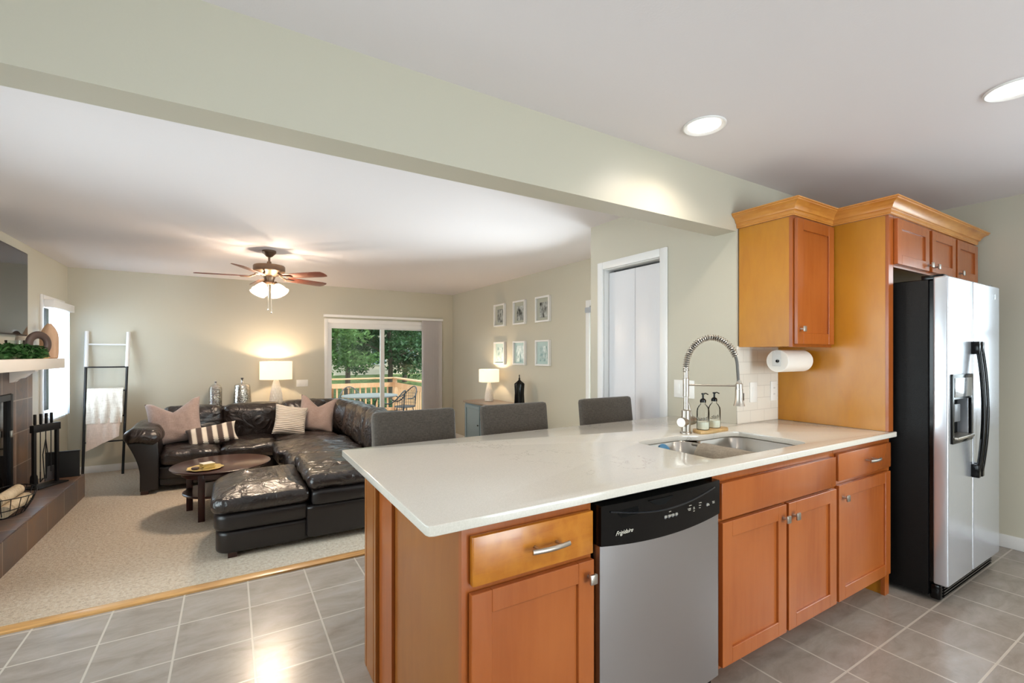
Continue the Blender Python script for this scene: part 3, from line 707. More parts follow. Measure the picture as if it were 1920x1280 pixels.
# dish towel over the divider, blue scrubber
t = bmesh.new(); prof = [(-.125, .745), (-.10, .79), (-.075, .83), (-.045, .868), (-.02, .889), (0, .893), (.016, .890), (.026, .872), (.034, .83)]
rows = []
for j in range(17):
    y = 1.20+.33*j/16
    rows.append([t.verts.new((2.07+px*(1.15-.5*j/16)+.005*math.sin(j*1.1+k), y+.008*math.sin(k), z+(.02*j/16 if k < 4 else 0))) for k, (px, z) in enumerate(prof)])
for a, b_ in zip(rows, rows[1:]):
    for k in range(len(prof)-1): t.faces.new((a[k], a[k+1], b_[k+1], b_[k]))
bmesh.ops.solidify(t, geom=t.faces[:], thickness=.005)
tag(finish(t, 'dish_towel', towel_m, ang=60), 'beige dish towel draped over the divider between the sink bowls', 'towel')
sb = thing('dish_scrubber', 'blue round scrubber leaning in the left sink bowl', 'scrubber', (1.80, 1.56, .70))
finish(lathe(bmesh.new(), [(0, 0), (.03, 0), (.036, .008), (.034, .02), (.02, .03), (0, .033)], 24, mtx=Matrix.Translation((1.875, 1.61, .852)) @ Matrix.Rotation(.9, 4, 'X')), 'head', blue_m, sb)
finish(cyl(bmesh.new(), (1.875, 1.605, .850), (1.86, 1.50, .708), .009, .011, 14), 'handle', plast_m, sb)

# faucet
FX, FY = 2.13, 1.672
fa = thing('kitchen_faucet', 'brushed nickel spring neck faucet with pull-down sprayer at the sink', 'faucet', (FX, FY, .914))
finish(lathe(bmesh.new(), [(0, 0), (.030, 0), (.030, .006), (.026, .010), (.024, .012), (.024, .125), (.013, .13), (.013, .20), (.016, .202), (.016, .30), (.013, .303), (.011, .36), (0, .36)], 32, (FX, FY, .914)), 'body', nickel_m, fa)
t = cyl(bmesh.new(), (FX-.055, FY-.012, .978), (FX+.045, FY+.01, .978), .024, n=32); cyl(t, (FX+.047, FY+.0105, .978), (FX+.078, FY+.017, .978), .0245, n=32)
hv = finish(t, 'valve', nickel_m, fa)
finish(cyl(bmesh.new(), (FX+.062, FY+.014, .99), (FX+.060, FY+.035, 1.075), .008, .009, 16), 'lever', nickel_m, hv)
dv = Vector((.165, -.195, 0)); 
arc = []
for i in range(41):
    a = PI*i/40; c_ = Vector((FX, FY, 1.27))+dv*.5
    arc.append(c_ - dv*.5*math.cos(a) + Vector((0, 0, 1))*(.165*math.sin(a)))
hose = [Vector((FX, FY, 1.25))]+arc+[Vector((FX, FY, 1.27))+dv*1.01+Vector((0, 0, -.04)), Vector((FX, FY, 1.24))+dv*1.02+Vector((0, 0, -.05))]
finish(tube(bmesh.new(), hose, .0075, 12), 'hose', mat('dark_hose', srgb(96, 92, 88), .4, .6), fa)
# coil spring
sp = []; path = [Vector((FX, FY, 1.25+.02*i/4)) for i in range(4)]+arc[:36]
L = [0]
for a, b_ in zip(path, path[1:]): L.append(L[-1]+(b_-a).length)
turns = 36; N_ = turns*12
side = dv.cross(Vector((0, 0, 1))).normalized()
for k in range(N_+1):
    d_ = L[-1]*k/N_; i = max(j for j in range(len(L)) if L[j] <= d_+1e-9); i = min(i, len(path)-2)
    f_ = (d_-L[i])/(L[i+1]-L[i]); p = path[i].lerp(path[i+1], f_); tg = (path[i+1]-path[i]).normalized(); nn = side.cross(tg)
    a = 2*PI*turns*k/N_; sp.append(p+side*math.cos(a)*.0138+nn*math.sin(a)*.0138)
finish(tube(bmesh.new(), sp, .0034, 6), 'spring', nickel_m, fa)
E_ = Vector((FX, FY, 0))+dv*1.03
finish(cyl(bmesh.new(), (FX, FY, 1.178), (E_.x, E_.y, 1.178), .0048, n=14), 'support_arm', nickel_m, fa)
spy = finish(lathe(bmesh.new(), [(0, .135), (.009, .135), (.012, .12), (.018, .115), (.018, .09), (.0195, .088), (.0195, .03), (.026, .008), (.029, 0), (.0, 0)], 28, (E_.x, E_.y, 1.073)), 'sprayer', nickel_m, fa)
finish(B(E_.x+.016, E_.x+.024, E_.y-.014, E_.y-.004, 1.10, 1.14, bev=.002), 'spray_trigger', black_m, spy)

# soap bottles on a wooden board
bp = [(2.165, 1.605), (2.20, 1.585), (2.30, 1.592), (2.40, 1.600), (2.435, 1.625), (2.43, 1.66), (2.37, 1.685), (2.28, 1.70), (2.21, 1.69), (2.175, 1.655)]
tag(finish(plate([bp], .9142, .930, 'Z', .004), 'serving_board', board_w), 'small live-edge wooden board under the soap bottles', 'board')
def soap(x, y, word, label):
    r = thing('soap_bottle', label, 'soap bottle', (x, y, .9302), group='clear soap bottles by the faucet')
    finish(lathe(bmesh.new(), [(0, .001), (.030, .001), (.033, .005), (.033, .10), (.031, .115), (.022, .132), (.013, .140), (.013, .150), (.0, .150)], 32, (x, y, .9302)), 'bottle', bottle_m, r)
    finish(lathe(bmesh.new(), [(0, .004), (.029, .004), (.0305, .008), (.0305, .042), (0, .042)], 32, (x, y, .9302)), 'soap', soap_m, r)
    t = lathe(bmesh.new(), [(0, .150), (.016, .150), (.016, .163), (.010, .170), (.005, .172), (.005, .192), (.009, .193), (.009, .200), (0, .202)], 20, (x, y, .9302))
    tube(t, [(x, y, 1.128), (x+.02, y-.003, 1.129), (x+.036, y-.006, 1.122)], .0032, 8)
    finish(t, 'pump', black_m, r)
    g = text_bm(word, .03, .5, .0002); 
    cx = (min(v.co.x for v in g.verts)+max(v.co.x for v in g.verts))/2
    for v in g.verts:
        a = (v.co.x-cx)/.0345 - PI/2 - .90; rr = .0337+v.co.z*.2
        v.co = (x+rr*math.cos(a), y+rr*math.sin(a), .9302+.055+v.co.y+(v.co.x-cx)*.15)
    finish(g, 'lettering', black_m, r)
soap(2.232, 1.640, 'hands', 'clear glass soap bottle with black pump reading hands, nearer the faucet')
soap(2.345, 1.650, 'dish', 'clear glass soap bottle with black pump reading dish, right one on the board')

# electrical plates
def plate_obj(name, label, axis, p, a0, a1, z0, z1, face, toggles=(), sockets=()):
    r = thing(name, label, 'wall plate', (p, (a0+a1)/2, z0) if axis == 'X' else ((a0+a1)/2, p, z0))
    def bx(bm, a, b, d0, d1, c, d, bev=0):
        lo, hi = sorted((p+face*d0, p+face*d1))
        return box(bm, lo, hi, a, b, c, d, bev) if axis == 'X' else box(bm, a, b, lo, hi, c, d, bev)
    finish(bx(bmesh.new(), a0, a1, 0.0005, .007, z0, z1, .002), 'cover', plast_m, r)
    zc = (z0+z1)/2
    for a in toggles: finish(bx(bmesh.new(), a-.016, a+.016, .0072, .010, zc-.033, zc+.033, .001), 'switch', plast_m, r)
    for a in sockets:
        for dz in (-.02, .02):
            t = bx(bmesh.new(), a-.0165, a+.0165, .0072, .0078, zc+dz-.0135, zc+dz+.0135)
            so = finish(t, 'socket', plast_m, r, smooth=False)
            for da, h_ in ((-.006, .005), (.006, .004)): finish(bx(bmesh.new(), a+da-.0012, a+da+.0012, .0079, .0083, zc+dz-h_, zc+dz+h_), 'slot', darkslot_m, so, smooth=False)
    return r
plate_obj('light_switch', 'white toggle switch plate on the subway tile, left of the outlet', 'Y', YT-.008, 2.80, 2.875, 1.042, 1.168, -1, (2.8375,))
plate_obj('outlet', 'white outlet plate on the subway tile next to the tall maple panel', 'Y', YT-.008, 3.03, 3.105, 1.042, 1.168, -1, (), (3.0675,))
plate_obj('switch_plate', 'wide white combined switch and outlet plate right of the closet door', 'X', XD, 2.03, 2.195, 1.046, 1.168, -1, (2.16,), (2.11,))
plate_obj('switch_plate', 'white triple switch plate on the far wall right of the lit lamp', 'Y', YF, .885, 1.05, .85, .955, -1, (.93, .9675, 1.005))

# paper towel
pt = thing('paper_towel_roll', 'white paper towel roll hung under the wall cabinet', 'paper towels', (2.96, 1.55, 1.24))
finish(lathe(bmesh.new(), [(.012, -.14), (.064, -.14), (.0665, -.137), (.0665, .137), (.064, .14), (.012, .14), (.012, -.14)], 48, mtx=Matrix.Translation((2.935, 1.545, 1.305)) @ Matrix.Rotation(PI/2, 4, 'Y')), 'roll', paper_m, pt)
t = B(2.785, 2.790, 1.520, 1.570, 1.275, 1.386, bev=.002); box(t, 3.082, 3.087, 1.530, 1.560, 1.285, 1.386, .002); cyl(t, (2.787, 1.545, 1.305), (3.085, 1.545, 1.305), .006, n=14)
finish(t, 'holder', glass('clear_plastic', (.96, .97, .98, 1), 1.2), pt)

# refrigerator
rf = thing('refrigerator', 'side-by-side refrigerator with steel doors and textured black sides', 'refrigerator', (3.7, 1.3, 0))
finish(B(3.262, 4.142, .985, 1.70, .03, 1.752, bev=.004), 'body', blackt_m, rf)
finish(B(3.275, 4.130, .966, .986, .105, 1.748), 'gasket', black_m, rf, smooth=False)
hx0, hx1, hz0, hz1 = 3.315, 3.600, .880, 1.225
t = plate([rrect(3.262, 3.648, .10, 1.766, .012), [(hx0, hz0), (hx0, hz1), (hx1, hz1), (hx1, hz0)]], .902, .966, 'Y', .010, 4)
d1 = finish(t, 'freezer_door', fridge_m, rf)
t = plate([rrect(3.658, 4.146, .10, 1.766, .012)], .902, .966, 'Y', .010, 4)
d2 = finish(t, 'refrigerator_door', fridge_m, rf)
t = plate([rrect(hx0-.018, hx1+.018, hz0-.018, hz1+.012, .01), [(hx0+.006, hz0+.01), (hx0+.006, 1.10), (hx1-.006, 1.10), (hx1-.006, hz0+.01)]], .893, .905, 'Y', .002)
dp = finish(t, 'dispenser', black_m, d1)
finish(B(hx0+.006, hx1-.006, .958, .963, hz0, 1.1), 'recess', mat('matt_black', (.004, .004, .004, 1), .6), dp, smooth=False) if False else finish(B(hx0+.001, hx1-.001, .955, .965, hz0+.001, hz1-.001), 'recess', MATS['matt_black'], d1, smooth=False)
finish(B(hx0+.012, hx1-.012, .890, .8935, 1.112, 1.216, bev=.001), 'display', mat('silver_panel', srgb(200, 204, 208), .12, .7), d1)
finish(B(hx0+.012, hx1-.012, .878, .95, hz0+.004, hz0+.018, bev=.002), 'drip_tray', nickel_m, d1)
finish(B(3.41, 3.50, .915, .93, .97, 1.07, bev=.006), 'paddle', mat('grey_plastic', srgb(110, 112, 116), .3), d1)
def fhandle(x, par):
    t = bmesh.new(); pts = [(x, .882-.030*math.sin(PI*i/20)**.8, 1.412-.766*i/20) for i in range(21)]
    tube(t, pts, .013, 12, flat=.85)
    box(t, x-.016, x+.016, .866, .903, 1.345, 1.418, .005); box(t, x-.016, x+.016, .866, .903, .645, .72, .005)
    return finish(t, 'handle', black_m, par)
fhandle(3.630, d1); fhandle(3.690, d2)
t = bmesh.new(); cyl(t, (4.045, .9022, 1.70), (4.045, .9000, 1.70), .017, n=32); lathe(t, [(.0145, 0), (.016, .001), (.0175, 0)], 32, mtx=Matrix.Translation((4.045, .9001, 1.70)) @ Matrix.Rotation(PI/2, 4, 'X'))
em = finish(t, 'emblem', mat('emblem_white', srgb(232, 236, 238), .25, .3), d2)
finish(text_bm('ge', .018, .5, mtx=Mt(4.035, .8996, 1.697)), 'emblem_letters', mat('emblem_grey', srgb(150, 156, 164), .3, .5), em)
t = B(3.275, 4.13, .935, .985, .012, .095, bev=.012)
for k in range(4): box(t, 3.30, 4.105, .928, .937, .028+.016*k, .036+.016*k)
finish(t, 'base_grille', black_m, rf)
for x in (3.31, 4.09): finish(B(x-.035, x+.035, .925, 1.02, 1.7525, 1.778, bev=.004), 'hinge_cover', black_m, rf)
finish(B(3.36, 4.05, 1.03, 1.5, 1.7525, 1.768, bev=.004), 'top_cover', black_m, rf)

# ---------------- bar stools ----------------
def make_stool(x, y, label):
    r = thing('bar_stool', label, 'bar stool', (x, y, 0), group='grey upholstered bar stools')
    g = soft(bmesh.new(), -.235, .235, -.21, .19, .56, .645, .03, (0, 0, .012), 12); finish(g, 'seat', stool_m, r, world=False)
    M_ = Matrix.Translation((0, .20, .60)) @ Matrix.Rotation(math.radians(-7), 4, 'X')
    g = soft(bmesh.new(), -.243, .243, -.032, .032, -.04, .43, .022, (0, .012, 0), 14, mtx=M_)
    finish(g, 'backrest', stool_m, r, world=False)
    for sx in (-1, 1):
        for sy in (-1, 1): finish(box(bmesh.new(), sx*.205-.019, sx*.205+.019, sy*.17-.019, sy*.17+.019, 0, .57, .003), 'leg', dark_w, r, world=False)
    g = box(bmesh.new(), -.19, .19, -.18, -.16, .20, .235, .003); box(g, -.19, .19, .16, .18, .28, .305, .003)
    for sx in (-1, 1): box(g, sx*.205-.01, sx*.205+.01, -.155, .155, .24, .265, .003)
    finish(g, 'footrest', dark_w, r, world=False); return r
st = make_stool(.905, 2.31, 'grey tweed bar stool nearest the free end of the peninsula, leftmost of the three')
st2 = dup(st, (1.575, 2.31, 0), 'grey tweed bar stool in the middle, before the blue-grey sideboard')
st3 = dup(st, (2.375, 2.325, 0), 'grey tweed bar stool by the white closet door, rightmost of the three')

# ---------------- living room: fireplace ----------------
hr = thing('fireplace', 'slate tiled fireplace with raised slate hearth and glass doors on the left wall', 'fireplace', (-1.6, 5.3, ZL))
t = walls('surround', 'X', XL, XL+.03, 4.0, 6.53, .072, 1.2, [(4.62, 6.0, .072, .99)], slate_v)
del t['kind']; t.location = t.location-Vector((-1.6, 5.3, ZL)); t.parent = hr
h1 = finish(B(XL, -1.325, 3.9, 6.605, ZL, .072, bev=.003), 'hearth', slate_h, hr)
finish(B(-1.3255, -1.318, 3.9, 6.606, ZL, .068), 'hearth_face', slate_f, hr, smooth=False)
t = bmesh.new()
for a in ((4.64, 4.69, .08, .985), (5.935, 5.995, .08, .985), (4.69, 5.935, .93, .985), (4.69, 5.935, .08, .13)): box(t, XL+.005, XL+.045, a[0], a[1], a[2], a[3], .003)
fd = finish(t, 'fire_door_frame', iron_m, hr)
finish(B(XL+.01, XL+.02, 4.69, 5.935, .13, .93), 'fire_glass', mat('smoked_glass', srgb(18, 14, 12), .05), fd, smooth=False)
finish(B(XL+.046, XL+.062, 5.90, 5.93, .60, .66, bev=.003), 'door_pull', nickel_m, fd)
ms = thing('mantel_shelf', 'thick white mantel shelf with scrolled brackets over the fireplace', 'shelf', (-1.6, 5.3, 1.2))
finish(B(XL+.001, -1.505, 3.7, 6.75, 1.202, 1.305, bev=.004), 'shelf', mat('warm_white_paint', srgb(232, 222, 212), .4), ms)
def corbel(y):
    pr = [(XL+.031, 1.2), (-1.53, 1.2), (-1.53, 1.188), (-1.55, 1.178), (-1.572, 1.170), (-1.59, 1.150), (-1.615, 1.128), (-1.645, 1.122), (-1.66, 1.110), (-1.672, 1.095), (XL+.031, 1.088)]
    finish(plate([pr[::-1]], y-.045, y+.045, 'Y', .002), 'bracket', MATS['warm_white_paint'], ms)
corbel(5.99); corbel(4.5)
tvo = thing('television', 'large flat television mounted above the mantel', 'television', (-1.7, 5.53, 1.52))
finish(B(XL+.03, -1.665, 4.80, 6.265, 1.522, 2.318, bev=.004), 'casing', tvb_m, tvo)
finish(B(-1.6655, -1.662, 4.808, 6.257, 1.534, 2.310), 'screen', tv_m, tvo, smooth=False)
finish(B(XL+.001, XL+.03, 5.3, 5.75, 1.75, 2.1), 'wall_mount', iron_m, tvo, smooth=False)
# things on the mantel
rg = thing('ring_sculpture', 'dark brown ring sculpture on a small wooden foot on the mantel', 'sculpture', (-1.585, 6.25, 1.3055), rot=(0, 0, math.radians(58)))
g = bmesh.new(); M_ = Matrix.Translation((0, 0, .142)) @ Matrix.Rotation(PI/2, 4, 'X')
prf = [(.088+.036*math.cos(2*PI*k/16), .018*math.sin(2*PI*k/16)) for k in range(17)]
lathe(g, prf, 48, mtx=M_); finish(g, 'ring', mat('dark_brown_resin', srgb(78, 60, 54), .5), rg, world=False)
finish(box(bmesh.new(), -.06, .06, -.04, .04, 0, .022, .003), 'foot', board_w, rg, world=False)
tag(finish(lathe(bmesh.new(), [(0, 0), (.062, 0), (.070, .01), (.074, .12), (.073, .22), (.066, .265), (.046, .315), (.024, .35), (.018, .358), (.017, .362), (.010, .362), (.010, .34), (0, .33)], 40, (-1.60, 6.63, 1.3055)), 'vase', tan_w), 'tan ribbed bottle vase at the window end of the mantel', 'vase')
def greenery(name, label, x0, x1, y0, y1, z0, n, h, seed, leaf=.035):
    rnd = random.Random(seed); g = bmesh.new()
    for k in range(n):
        x, y = rnd.uniform(x0, x1), rnd.uniform(y0, y1); z = z0+.012+rnd.random()**1.3*h
        M_ = Matrix.Translation((x, y, z)) @ Matrix.Rotation(rnd.uniform(0, 2*PI), 4, 'Z') @ Matrix.Rotation(rnd.uniform(-1.0, .6), 4, 'X') @ Matrix.Rotation(rnd.uniform(-.6, .6), 4, 'Y')
        L_ = leaf*rnd.uniform(.7, 1.3)
        vs = [g.verts.new(M_ @ Vector(p)) for p in ((0, -L_*.5, 0), (L_*.42, -L_*.1, .004), (L_*.28, L_*.35, .002), (0, L_*.6, -.004), (-L_*.28, L_*.35, .002), (-L_*.42, -L_*.1, .004), (0, 0, -.005))]
        for a, b_ in ((0, 1), (1, 2), (2, 3), (3, 4), (4, 5), (5, 0)): g.faces.new((vs[6], vs[a], vs[b_]))
    for v in g.verts:
        if v.co.z < z0+.0005: v.co.z = z0+.0005
    return g
gr = thing('greenery_garland', 'leafy green garland lying along the mantel below the television', 'greenery', (-1.6, 5.9, 1.3055))
finish(greenery('', '', -1.66, -1.53, 5.15, 6.30, 1.3055, 480, .11, 3, .055), 'leaves', leaf_m, gr, smooth=False)
finish(tube(bmesh.new(), [(-1.6+.02*math.sin(i), 5.15+1.13*i/12, 1.315) for i in range(13)], .005, 6), 'stem', mat('brown_twig', srgb(84, 62, 44), .7), gr)
tag(finish(lathe(bmesh.new(), [(0, 0), (.05, 0), (.055, .01), (.06, .10), (.066, .165), (.062, .165), (.056, .10), (.05, .015), (0, .012)], 32, (-1.62, 5.80, 1.3055)), 'glass_vase', glass_m), 'clear glass hurricane vase under the television', 'vase')
# fireplace tools
ft = thing('fireplace_tool_stand', 'black iron fireplace tool stand with four tools on the hearth', 'fireplace tools', (-1.60, 6.07, .0725), rot=(0, 0, math.radians(-28)))
g = box(bmesh.new(), -.08, .08, 0, .32, 0, .014, .003); finish(g, 'base', iron_m, ft, world=False)
g = box(bmesh.new(), -.014, .014, .03, .056, .014, .60, .003); box(g, -.014, .014, .264, .29, .014, .60, .003); box(g, -.02, .02, .02, .30, .53, .60, .003)
finish(g, 'frame', iron_m, ft, world=False)
for k, (y, kind) in enumerate(((.075, 'brush'), (.135, 'poker'), (.19, 'tongs'), (.245, 'shovel'))):
    g = box(bmesh.new(), -.031, -.012, y-.009, y+.009, .60, .70, .003); 
    g = cyl(g, (-.026, y, .12), (-.026, y, .62), .004, n=8)
    if kind == 'brush': lathe(g, [(0, .03), (.03, .035), (.026, .11), (.012, .14), (0, .14)], 14, (-.03, y, .0))
    if kind == 'poker': tube(g, [(-.026, y, .14), (-.026, y, .04), (-.026, y+.03, .07)], .005, 8)
    if kind == 'tongs': tube(g, [(-.026, y, .45), (-.03, y+.025, .3), (-.03, y+.01, .06)], .004, 8); tube(g, [(-.026, y, .45), (-.03, y-.025, .3), (-.03, y-.008, .06)], .004, 8)
    o = finish(g, 'tool', iron_m, ft, world=False)
    if kind == 'shovel':
        gg = plate([[(y-.05, .03), (y+.06, .03), (y+.045, .17), (y-.035, .17)]], -.045, -.036, 'X', .002); s_ = finish(gg, 'shovel_pan', ash_m, o, world=False)
bx_ = thing('hearth_panel', 'small black mesh fire screen standing at the far end of the hearth', 'fire screen', (-1.47, 6.53, .0725))
finish(B(-1.60, -1.345, 6.52, 6.55, .0745, .335, bev=.003), 'mesh_panel', mat('black_mesh', srgb(16, 15, 14), .7), bx_)
t = B(-1.605, -1.340, 6.515, 6.555, .335, .343, bev=.002); box(t, -1.605, -1.340, 6.515, 6.555, .0728, .0745)
finish(t, 'frame', iron_m, bx_)
# basket with logs
bk = thing('wire_basket', 'black wire basket on the hearth at the left edge', 'basket', (-1.53, 5.27, .0725))
t = bmesh.new()
for k in range(3):
    rr = (.12, .16, .19)[k]; z = (.076, .14, .21)[k]
    tube(t, [(-1.53+rr*math.cos(2*PI*i/32)*.9, 5.27+rr*1.5*math.sin(2*PI*i/32), z+(.03*abs(math.sin(2*PI*i/32)) if k == 2 else 0)) for i in range(33)], .004, 6)
for i in range(20):
    a = 2*PI*i/20; tube(t, [(-1.53+q*math.cos(a)*.9, 5.27+q*1.5*math.sin(a), z) for q, z in ((.12, .076), (.16, .14), (.19, .21+.03*abs(math.sin(a))))], .0028, 6)
finish(t, 'wire_frame', iron_m, bk)
bark = wood('birch_bark', srgb(206, 186, 154), srgb(150, 124, 96), srgb(220, 204, 176), .8, coat=0)
def log(y0, y1, x, z, r, label):
    tag(finish(cyl(bmesh.new(), (x, y0, z), (x+.02, y1, z+.01), r, n=18), 'birch_log', bark), label, 'log', 'birch logs in the hearth basket')
log(5.08, 5.46, -1.585, .130, .045, 'pale birch log in the wire basket, nearest the wall')
log(5.08, 5.47, -1.485, .130, .045, 'pale birch log in the wire basket, nearest the carpet')
log(5.10, 5.48, -1.535, .205, .043, 'pale birch log lying on top in the wire basket')

# left window curtain and valance
cu = thing('sheer_curtain', 'white sheer curtain over the narrow window left of the ladder', 'curtain', (XL+.05, 7.3, .6))
t = bmesh.new(); rows = []
for j in range(2):
    rows.append([t.verts.new((XL+.055+.016*math.sin(k*.9), 6.93+.72*k/60, (.63, 1.90)[j])) for k in range(61)])
for k in range(60): t.faces.new((rows[0][k], rows[0][k+1], rows[1][k+1], rows[1][k]))
finish(t, 'fabric', sheer_m, cu, ang=80)
finish(B(XL+.017, XL+.10, 6.92, 7.70, 1.86, 1.945, bev=.004), 'valance', white_m, cu)
# tall window blind on the right wall
finish(B(XR-.05, XR-.018, 3.16, 4.09, 1.82, 1.88, bev=.004), 'blind_headrail', mat('grey_rail', srgb(170, 174, 180), .4), None)
o = bpy.data.objects['blind_headrail']; tag(o, 'narrow grey roller blind at the top of the tall window beside the closet', 'blind'); o.name = 'roller_blind'

# ---------------- ladder and throws ----------------
ld = thing('blanket_ladder', 'white and black metal blanket ladder leaning on the far wall', 'ladder', (-1.335, 7.56, ZL))
def lpt(z): return 7.565+(z-ZL)/(1.64-ZL)*.265
for x, dx in ((-1.530, -.012), (-1.150, .02)):
    zs = 1.19
    t = bmesh.new(); cyl(t, (x, lpt(ZL+.006), ZL+.006), (x+dx*.7, lpt(zs), zs), .014, n=14); o = finish(t, 'rail', iron_m, ld)
    t = bmesh.new(); cyl(t, (x+dx*.7, lpt(zs), zs), (x+dx, lpt(1.64), 1.64), .022, n=16); finish(t, 'white_rail_sleeve', white_m, o)
for i, z in enumerate((1.475, 1.185, .885, .565, .255)):
    finish(cyl(bmesh.new(), (-1.535, lpt(z), z), (-1.138, lpt(z), z), .009 if i else .011, n=12), 'rung', white_m if i == 0 else iron_m, ld)
def drape(name, label, x0, x1, zr, front, back, m, seed, amp=.012, cat='throw', lean=0, off=.018, slope=0):
    y0 = lpt(zr); g = bmesh.new(); nx, rows = 22, []
    prof = [(-off-.006+lean*t_*front, -t_*front) for t_ in (1, .8, .6, .4, .2, .08)]+[(-off*.7, .010), (0, off), (off*.7, .010)]+[(off+.008, -t_*back) for t_ in (.1, .4, .7, 1)]
    for i in range(nx+1):
        u = i/nx; x = x0+(x1-x0)*u
        rows.append([g.verts.new((x+.012*noise.noise(Vector((dz*6, u*3, seed))), y0+dy+lean*0+(dz*.148)+amp*noise.noise(Vector((u*7, dz*3, seed)))*min(1, abs(dz)*8)-(.0 if dz > -.02 else 0), zr+dz*(1+slope*(u-.5)*(1 if dz < 0 else 0)))) for dy, dz in prof])
    for a, b_ in zip(rows, rows[1:]):
        for k in range(len(prof)-1): g.faces.new((a[k], a[k+1], b_[k+1], b_[k]))
    bmesh.ops.subdivide_edges(g, edges=g.edges, cuts=1, use_grid_fill=True); bmesh.ops.smooth_vert(g, verts=g.verts, factor=.5)
    bmesh.ops.solidify(g, geom=g.faces[:], thickness=.007)
    return tag(finish(g, name, m, ang=70), label, cat)
drape('throw_blanket', 'cream woven throw hanging over the middle rung of the ladder', -1.515, -1.165, .885, .40, .30, throw_m, 1, .022, off=.026)
drape('throw_blanket', 'thin blush throw over a lower ladder rung, hanging below the cream throw', -1.505, -1.19, .565, .33, .16, pinkt_m, 2, .016, slope=-.5)

# ---------------- sectional sofa ----------------
sf = thing('sectional_sofa', 'dark brown leather L-shaped sectional sofa with chaise', 'sofa', (.6, 6.0, ZL))
S = lambda bm, nm, m=leather_m, par=sf, ang=70: finish(bm, nm, m, par, ang=ang)
t = soft(bmesh.new(), -.66, 1.62, 6.36, 7.38, ZL+.05, .12, .03, n=10); S(t, 'base', leatherf_m)
t = soft(bmesh.new(), -.66, .5, 6.325, 6.40, -.03, .12, .03, (0, .01, 0), n=12); S(t, 'front_rail', leatherf_m)
t = soft(bmesh.new(), .52, 1.62, 3.97, 6.5, ZL+.05, .15, .03, n=12); S(t, 'side_base', leatherf_m)
t = soft(bmesh.new(), .56, 1.60, 3.955, 4.3, .14, .265, .035, (0, .01, 0), n=12); S(t, 'side_rail', leatherf_m)
# chaise: base with rounded left-rear corner, band and puffed cushion
def rounded_slab(z0, z1, grow, puff=0, wr=0, nm='chaise_base', m=leatherf_m, edge=.03):
    out = []
    x0, x1, y0, y1 = -.10-grow, .55, 4.0-grow, 4.96+grow
    for cx, cy, a, r in ((x1-.04, y1-.04, 0, .04), (x0+.34, y1-.34, PI/2, .34), (x0+.10, y0+.10, PI, .10), (x1-.04, y0+.04, 1.5*PI, .04)):
        for i in range(11): t_ = a+PI/2*i/10; out.append(Vector((cx+r*math.cos(t_), cy+r*math.sin(t_))))
    c = Vector(((x0+x1)/2, (y0+y1)/2)); g = bmesh.new(); rings = []
    lv = [(0.0, -1), (edge*.3, -.7), (edge, 0)] if True else []
    H_ = z1-z0; K = []
    for k in range(5): a = PI/2*k/4; K.append((edge*(1-math.sin(a)), z0+edge*(1-math.cos(a)))) 
    for k in range(1, 6): a = PI/2*k/5; K.append((edge*(1-math.cos(a)), z1-edge*(1-math.sin(a))))
    def ring(ins, z): return [g.verts.new(((c+(p-c)*(1-ins/(p-c).length)).x, (c+(p-c)*(1-ins/(p-c).length)).y, z)) for p in out]
    # side from bottom to top
    K = [(edge*(1-math.sin(PI/2*k/4)), z0+edge*(1-math.cos(PI/2*k/4))) for k in range(5)] + [(edge*(1-math.cos(PI/2*k/4)), z1-edge*(1-math.sin(PI/2*k/4))) for k in range(5)]
    for ins, z in K: rings.append(ring(ins, z))
    for q in range(1, 16):
        f = q/16; rings.append([g.verts.new((c.x+(v.co.x-c.x)*(1-f), c.y+(v.co.y-c.y)*(1-f), z1+puff*math.sin(PI/2*min(1, f*1.6)))) for v in rings[9]])
    n_ = len(out)
    for a, b_ in zip(rings, rings[1:]):
        for i in range(n_): g.faces.new((a[i], a[(i+1) % n_], b_[(i+1) % n_], b_[i]))
    g.faces.new(rings[-1]); g.faces.new(rings[0][::-1])
    if wr:
        for v in g.verts:
            if v.co.z > z0+.03:
                dx = v.co.x-.56; dy = v.co.y-4.5
                wgt = max(0, min(1, (v.co.x+.05)/.35))*max(0, 1-abs(dy)/.5)
                fan = math.sin(math.atan2(dy, -dx-.0)*13+3*noise.noise(v.co*5))
                rdg = (1-abs(fan))**2; v.co.z += wr*wgt*(1.1*rdg-.3+1.5*noise.noise(Vector((v.co.x*7, v.co.y*11, 1))))+.008*noise.noise(v.co*9)
    return S(g, nm, m)
rounded_slab(ZL+.035, .033, -.012, nm='chaise_base'); rounded_slab(.033, .168, 0, nm='chaise_band', edge=.04)
rounded_slab(.168, .285, .02, .055, .028, 'chaise_cushion', leather_m, .05)
# seat cushions
def seat(x0, x1, y0, y1, z0, z1, seed, nm='seat_cushion', cr=.035):
    return S(soft(bmesh.new(), x0, x1, y0, y1, z0, z1, .055, (0, 0, cr), 30, .022, 6, seed), nm)
seat(-.655, -.085, 6.30, 7.10, .12, .275, 1); seat(-.085, .505, 6.30, 7.10, .12, .275, 2)
seat(.44, 1.30, 5.62, 6.30, .13, .30, 3, 'corner_cushion'); seat(.50, 1.25, 6.28, 7.10, .12, .285, 4, 'corner_cushion')
seat(.50, 1.30, 4.93, 5.64, .13, .31, 5); seat(.535, 1.28, 3.96, 4.93, .265, .375, 6, cr=.03)
